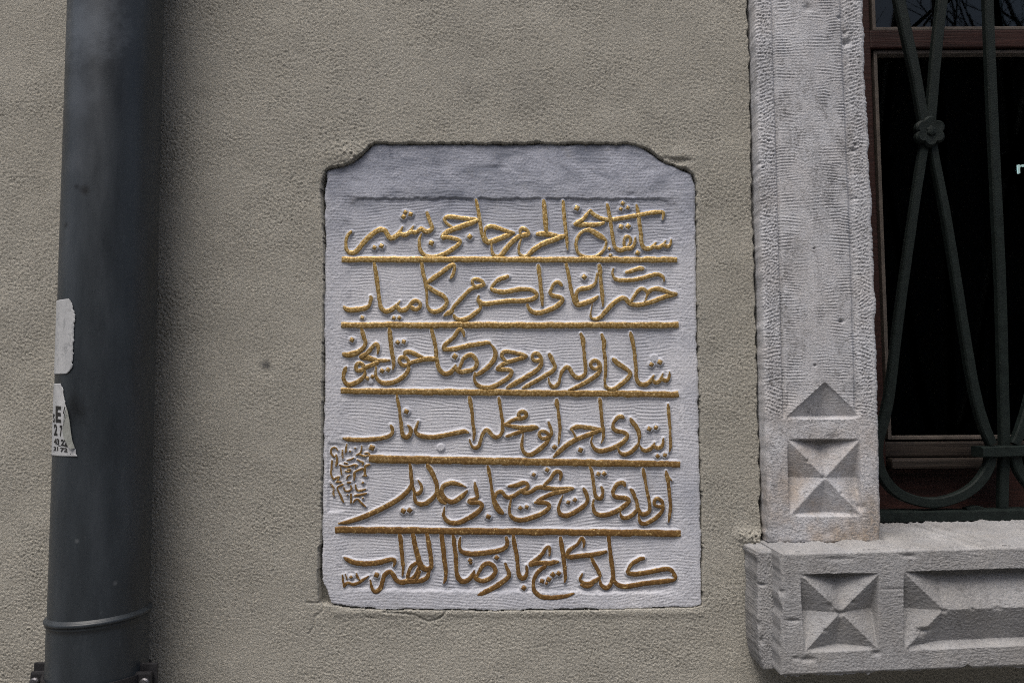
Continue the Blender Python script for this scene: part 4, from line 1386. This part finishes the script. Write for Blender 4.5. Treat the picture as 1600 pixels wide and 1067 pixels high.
# ------------------------------------------------------------------ wooden window behind the grille
def build_window():
    y = .158
    base = P(1500, 795, y)
    win = thing('wooden_window', base, 'old red brown wooden window with dark glass panes and thin beads', 'window')

    def rect(mb, x0, x1, y0, y1, dep, t=.03, bev=.002):
        a = P(x0, (y0 + y1) / 2, dep)
        b = P(x1, (y0 + y1) / 2, dep)
        c = P((x0 + x1) / 2, y0, dep)
        d = P((x0 + x1) / 2, y1, dep)
        mb.box(a[0], b[0], dep, dep + t, d[2], c[2], bev)

    # frame stile runs beside the jamb; its px span leans with the perspective, so take one upright box
    xa = float(P(1300, 300, y)[0])
    xs = float(P(1360, 60, y)[0])
    xe = xa + 1.02
    zt = float(P(1450, -125, y)[2])
    z_sill = float(P(1450, 812, y)[2])
    zt1, zt0 = float(P(1400, 47, y)[2]), float(P(1400, 74.5, y)[2])
    zb1, zb0 = float(P(1450, 690, y)[2]), float(P(1450, 714, y)[2])
    mb = MB()
    mb.box(xa, xs, y, y + .05, z_sill, zt, .002)
    mb.build('stile', M_WOOD, win)
    mb = MB()
    mb.box(xs, xe, y + .001, y + .05, zt0, zt1, .002)
    mb.build('transom', M_WOOD, win)
    mb = MB()
    mb.box(xs, xe, y + .002, y + .05, zb0, zb1, .003)
    mb.build('bottom_rail', M_OLDWOOD, win)
    mb = MB()
    zz = float(P(1450, 731, y)[2])
    mb.box(xs + .002, xs + .178, y - .014, y + .03, zz, zb0 - .001, .004)
    mb.build('drip_moulding', M_OLDWOOD, win)
    mb = MB()
    mb.box(xs - .001, xe, y + .014, y + .05, z_sill, zz - .001, .002)
    mb.build('apron_board', M_WOOD, win)
    yg = y + .022

    def pane(x0, x1, z0, z1):
        m2 = MB()
        m2.box(x0, x1, yg, yg + .003, z0, z1)
        p = m2.build('pane', M_GLASS, win)
        bd = MB()
        w, t = .0055, .012
        yb = y + .006
        bd.box(x0, x0 + w, yb, yg - .0005, z0, z1, .001)
        bd.box(x0 + w, x1 - w, yb, yg - .0005, z0, z0 + w, .001)
        bd.box(x0 + w, x1 - w, yb, yg - .0005, z1 - w, z1, .001)
        bd.box(x1 - w, x1, yb, yg - .0005, z0, z1, .001)
        bd.build('bead', M_BEAD, p)
    pane(xs + .007, xe - .01, zt1 + .002, zt - .01)
    pane(xs + .007, xe - .01, zb1 + .003, zt0 - .002)
    return win


build_window()


def text_mesh(body, size, bold=0.0):
    cu = bpy.data.curves.new('lettering', 'FONT')
    cu.body = body
    cu.size = size
    cu.resolution_u = 3
    cu.offset = bold
    o = bpy.data.objects.new('lettering', cu)
    me = bpy.data.meshes.new_from_object(o)
    v = np.array([tuple(w.co) for w in me.vertices])
    f = [tuple(p.vertices) for p in me.polygons]
    bpy.data.objects.remove(o)
    bpy.data.meshes.remove(me)
    return v, f


# a lit shop sign deep in the room: only the start of its lettering shows at the picture's edge
ysn = .62
v, f = text_mesh('r', 1.0)
v[:, 0] = (v[:, 0] - v[:, 0].min())
a = P(1591, 271, ysn)
k = float(P(1591, 257, ysn)[2] - a[2]) / v[:, 1].max()
vv = np.stack([a[0] + v[:, 0] * k * 1.15, np.full(len(v), a[1]), a[2] + v[:, 1] * k], 1)
t = NT('lit_sign_face')
t.bsdf.inputs['Base Color'].default_value = (.6, .8, .85, 1)
t.bsdf.inputs['Emission Color'].default_value = (.85, .96, 1, 1)
t.bsdf.inputs['Emission Strength'].default_value = .75
nb = len(vv)
back = vv + np.array([0, .004, 0])
o = obj('lit_sign', np.concatenate([vv, back]), f + [tuple(i + nb for i in q[::-1]) for q in f], t.m, None, base=a)
tag(o, 'small glowing white letter sign inside the dark window at the right edge', 'sign')

# ------------------------------------------------------------------ drain pipe
def lathe(mb, prof, n=96, a0=0.0, a1=2 * math.pi, cap=False):
    """surface of revolution round the pipe's axis from (radius, z) pairs"""
    full = abs(a1 - a0 - 2 * math.pi) < 1e-6
    a = np.linspace(a0, a1, n, endpoint=not full)
    V = np.array([[(PC[0] + r * math.cos(q), PC[1] + r * math.sin(q), z) for q in a] for r, z in prof])
    m, n = V.shape[:2]
    idx = np.arange(m * n).reshape(m, n)
    f = []
    for i in range(m - 1):
        for j in range(n if full else n - 1):
            k = (j + 1) % n
            f.append((idx[i, j], idx[i, k], idx[i + 1, k], idx[i + 1, j]))
    mb.add(V.reshape(-1, 3), f)


def build_pipe():
    zr = cyl_hit(118, 978, R)[1]
    base = (PC[0], PC[1], -1.5)
    pipe = thing('drain_pipe', base, 'dark grey round drain pipe with torn stickers running down the stucco wall', 'drain pipe')
    mb = MB()
    lathe(mb, [(R, zr - .01)] + [(R, zr + .02 + .1 * i) for i in range(40)])
    mb.build('upper_tube', M_PIPE, pipe, smooth=True)
    mb = MB()
    r2 = R + .0006
    prof = [(r2, -1.5), (r2, zr - .012), (r2, zr - .0062), (R + .0026, zr - .0046)]
    for q in range(9):
        t = -math.pi / 2 + math.pi * q / 8
        prof.append((R + .0014 + .0024 * math.cos(t), zr + .0027 * math.sin(t)))
    prof += [(R + .0006, zr + .0048), (R - .002, zr + .0052)]
    lathe(mb, prof)
    for q in mb.v:                              # the socket sits a little out of true
        q[:, 2] += np.where(np.abs(q[:, 2] - zr) < .0125, .045 * (q[:, 0] - PC[0]), 0)
    mb.build('lower_tube', M_PIPE, pipe, smooth=True)
    # wall bracket at the foot of the picture
    z1 = cyl_hit(150, 1052, R)[1]
    cz = float(P(65, 1043, -.090)[2])
    br = MB()
    lathe(br, [(r2 + .0005, z1 - .045), (r2 + .0035, z1 - .045), (r2 + .0035, z1 - .012), (r2 + .0005, z1 - .012)])
    bracket = br.build('clamp_band', M_BLACKIRON, pipe, smooth=False)
    for sx, zz in ((-1, cz), (1, float(P(225, 1046, -.095)[2]))):
        e = MB()
        xa = PC[0] + sx * (R - .006)
        xb = PC[0] + sx * (R + (.0165 if sx < 0 else .0205))
        e.box(min(xa, xb), max(xa, xb), -.0775, -.0735, zz - .036, zz + .002, .0015)
        e.box(min(xa, xb), max(xa, xb) - (.004 if sx > 0 else 0), -.0850, -.0780, zz - .036, zz - .006, .003)
        ear = e.build('bracket_ear', M_BLACKIRON, pipe)
        sc = MB()
        xc = PC[0] + sx * (R + .0095)
        n = 20
        a = np.linspace(0, 2 * np.pi, n, endpoint=False)
        V = []
        for r, yy in ((.0060, -.0852), (.0060, -.0875), (.0045, -.0892), (.0015, -.0898)):
            V.append(np.stack([xc + r * np.cos(a), np.full(n, yy), zz - .018 + r * np.sin(a)], 1))
        f = []
        for q in range(3):
            for i in range(n):
                j = (i + 1) % n
                f.append((q * n + i, q * n + j, (q + 1) * n + j, (q + 1) * n + i))
        f.append(tuple(range(3 * n, 4 * n)))
        sc.add(np.concatenate(V), f)
        sc.build('screw', M_SCREW, ear)

    # paper left on the pipe
    SH = 3.5                                      # sideways set of the papers on the pipe, pixels

    def patch(name, rows, mat, lift, label):
        """rows: (py, right px); the left edge runs round behind the silhouette"""
        ys = np.arange(rows[0][0], rows[-1][0] + .1, 1.5)
        jg = rng.normal(0, 1, len(ys))
        xr = interp(ys, rows) + .35 * jg + .7 * np.convolve(jg, np.ones(5) / 5, 'same') - 1.2 * np.clip(rng.normal(0, 1, len(ys)) - 1.2, 0, 2)
        V = []
        m = 26
        for yy, xx in zip(ys, xr):
            th, z = cyl_hit(xx + SH, yy, R + lift)
            th0 = cyl_hit(40, yy, R + lift)[0] - .45
            for q in range(m):
                u = q / (m - 1)
                ang = th0 + (th - th0) * u
                lf = lift + .0005 * max(0, u - .86) / .14
                # keep each row level on the pipe
                V.append((PC[0] + (R + lf) * math.cos(ang), PC[1] + (R + lf) * math.sin(ang), z))
        n = len(ys)
        idx = np.arange(n * m).reshape(n, m)
        f = np.stack([idx[:-1, :-1], idx[1:, :-1], idx[1:, 1:], idx[:-1, 1:]], -1).reshape(-1, 4)
        o = obj(name, np.array(V), f, mat, pipe, smooth=True)
        sol = o.modifiers.new('paper', 'SOLIDIFY')
        sol.thickness = .0003
        o['label'] = label
        return o
    patch('paper_scrap', [(467, 104), (470, 107), (476, 110.5), (484, 111.5), (486, 113.5), (500, 113.5), (520, 112.5), (545, 111), (575, 109.5), (579, 106), (583, 102), (584.5, 98), (585, 92)], M_PAPER, .0006,
          'blank pale rectangle of paper peeled at its right edge')
    low = patch('torn_sticker', [(599, 92), (602, 93), (610, 95), (622, 97.5), (634, 100), (648, 103), (662, 105), (676, 107), (690, 109), (700, 113), (708, 116), (713, 117.5), (714, 112)], M_PAPER, .0006,
                'torn sticker with black figures printed on it')

    def stamp(mb, body, x0, y0, x1, y1, shear=0.0, lift=.0011):
        v, f = text_mesh(body, 1.0, .035)
        mn, mx = v.min(0), v.max(0)
        u = (v[:, 0] - mn[0]) / (mx[0] - mn[0] + 1e-9)
        w = (v[:, 1] - mn[1]) / (mx[1] - mn[1] + 1e-9)
        out = []
        for a, b in zip(u, w):
            ppx, ppy = x0 + (x1 - x0) * a, y1 + (y0 - y1) * b + shear * a
            th, z = cyl_hit(ppx + SH, ppy, R + lift)
            out.append((PC[0] + (R + lift) * math.cos(th), PC[1] + (R + lift) * math.sin(th), z))
        out = np.array(out)
        if f:
            a, b, c = out[f[0][0]], out[f[0][1]], out[f[0][2]]
            nrm = np.cross(b - a, c - a)
            if np.dot(nrm, (a + b + c) / 3 - np.array([PC[0], PC[1], a[2]])) < 0:
                f = [q[::-1] for q in f]
        mb.add(out, f)
    ink = MB()
    stamp(ink, 'E', 83.2, 634, 91.5, 660, .5)
    stamp(ink, 'S', 79.2, 646, 81.6, 660)
    stamp(ink, '/', 94.6, 635, 98.6, 646)
    stamp(ink, '2', 80.6, 662, 85.8, 680, .4)
    stamp(ink, '7', 89.6, 664, 93.2, 682, .3)
    stamp(ink, '.', 96, 679.5, 97.5, 682)
    stamp(ink, '43', 80.6, 684.5, 88.6, 694, .7)
    stamp(ink, '22', 91.4, 686, 101.5, 696, .9)
    stamp(ink, '21', 80.0, 697, 87, 703.5, .5)
    stamp(ink, '72', 90.5, 699, 101.6, 705.5, .6)
    stamp(ink, '-', 87, 695.3, 102, 696.3, 2.2)
    stamp(ink, '-', 80, 704.5, 107, 705.6, 4.0)
    ink.build('printed_figures', M_INK, low)
    # the corner curled over, its paper back showing
    fl = MB()
    tri = [(99.5, 636), (101.5, 643), (104, 655), (105.8, 668), (107.3, 680), (109.2, 690), (113, 700), (117, 712), (108, 702), (104, 697), (101, 690), (97, 682), (95.5, 672), (97, 660), (98, 648)]
    vs = []
    for i, (a, b) in enumerate(tri):
        th, z = cyl_hit(a + SH, b, R + .0022)
        rr = R + (.0014 if i < 8 else .0034)
        vs.append((PC[0] + rr * math.cos(th), PC[1] + rr * math.sin(th), z))
    vs = np.array(vs)
    f = [(i, i + 1, len(tri) - 2 - i, len(tri) - 1 - i) for i in range(7)]
    fl.add(vs, [f_ for f_ in f])
    o = fl.build('curled_flap', M_FLAP, low)
    sol = o.modifiers.new('paper', 'SOLIDIFY')
    sol.thickness = .0004
    return pipe


build_pipe()

# ------------------------------------------------------------------ street: ground and what the window glass mirrors
mb = MB()
mb.box(-40, 40, -60, .3, -1.75, -1.55)
tag(mb.build('pavement', M_PAVE, None, base=(0, -10, -1.55)), kind='structure')

fac = thing('unseen_house', (0, -15, -1.55), 'unseen dark house added across the street so the window glass mirrors dark', 'house')  # out of view; added to darken the glass reflection and block low sky
mb = MB()
mb.box(-22, 24, -20, -13.3, -1.55, 6.3)
mb.build('house_wall', M_FACADE, fac)
mb = MB()
mb.box(-22.4, 24.4, -20.4, -12.9, 6.3, 6.55)
mb.build('roof', M_FACADE, fac)
for i in range(9):
    for zz in (-.3, 2.7):
        mb = MB()
        mb.box(-20 + i * 4.8, -18.9 + i * 4.8, -13.36, -13.25, zz, zz + 1.7)
        mb.build('window', M_ROOM, fac)


def build_tree(x, y, seed, label):
    r = random.Random(seed)
    t = thing('bare_tree', (x, y, -1.55), label, 'tree')
    mb = MB()

    def limb(p, d, ln, rad, lev):
        segs = 3 if lev < 4 else 2
        pts = [Vector(p)]
        dd = Vector(d)
        for s in range(segs):
            dd = (dd + Vector((r.uniform(-.22, .22), r.uniform(-.22, .22), r.uniform(-.05, .16)))).normalized()
            pts.append(pts[-1] + dd * ln / segs)
        sides = 7 if lev < 2 else 4
        V = []
        for i, q in enumerate(pts):
            rr = rad * (1 - .45 * i / segs)
            ax = (pts[min(i + 1, segs)] - pts[max(i - 1, 0)]).normalized()
            u = ax.orthogonal().normalized()
            w = ax.cross(u)
            for k in range(sides):
                a = 2 * math.pi * k / sides
                V.append(tuple(q + (u * math.cos(a) + w * math.sin(a)) * rr))
        f = []
        for i in range(segs):
            for k in range(sides):
                j = (k + 1) % sides
                f.append((i * sides + k, i * sides + j, (i + 1) * sides + j, (i + 1) * sides + k))
        mb.add(V, f)
        if lev >= 6:
            return
        for c in range(3 if lev < 5 else 2):
            i = r.choice(range(1, segs + 1))
            nd = (dd + Vector((r.uniform(-1, 1), r.uniform(-1, 1), r.uniform(-.25, .75)))).normalized()
            limb(pts[i], nd, ln * r.uniform(.55, .78), rad * .52, lev + 1)
    limb((x, y, -1.6), (0, 0, 1), 3.2, .17, 0)
    mb.build('trunk_and_branches', M_BARK, t)


build_tree(3.4, -6.2, 3, 'bare branching tree across the street, mirrored in the upper pane')
build_tree(6.2, -8.0, 8, 'taller bare tree farther along the street, mirrored in the glass')
build_tree(1.2, -9.0, 15, 'thin bare tree nearest the house across the street')
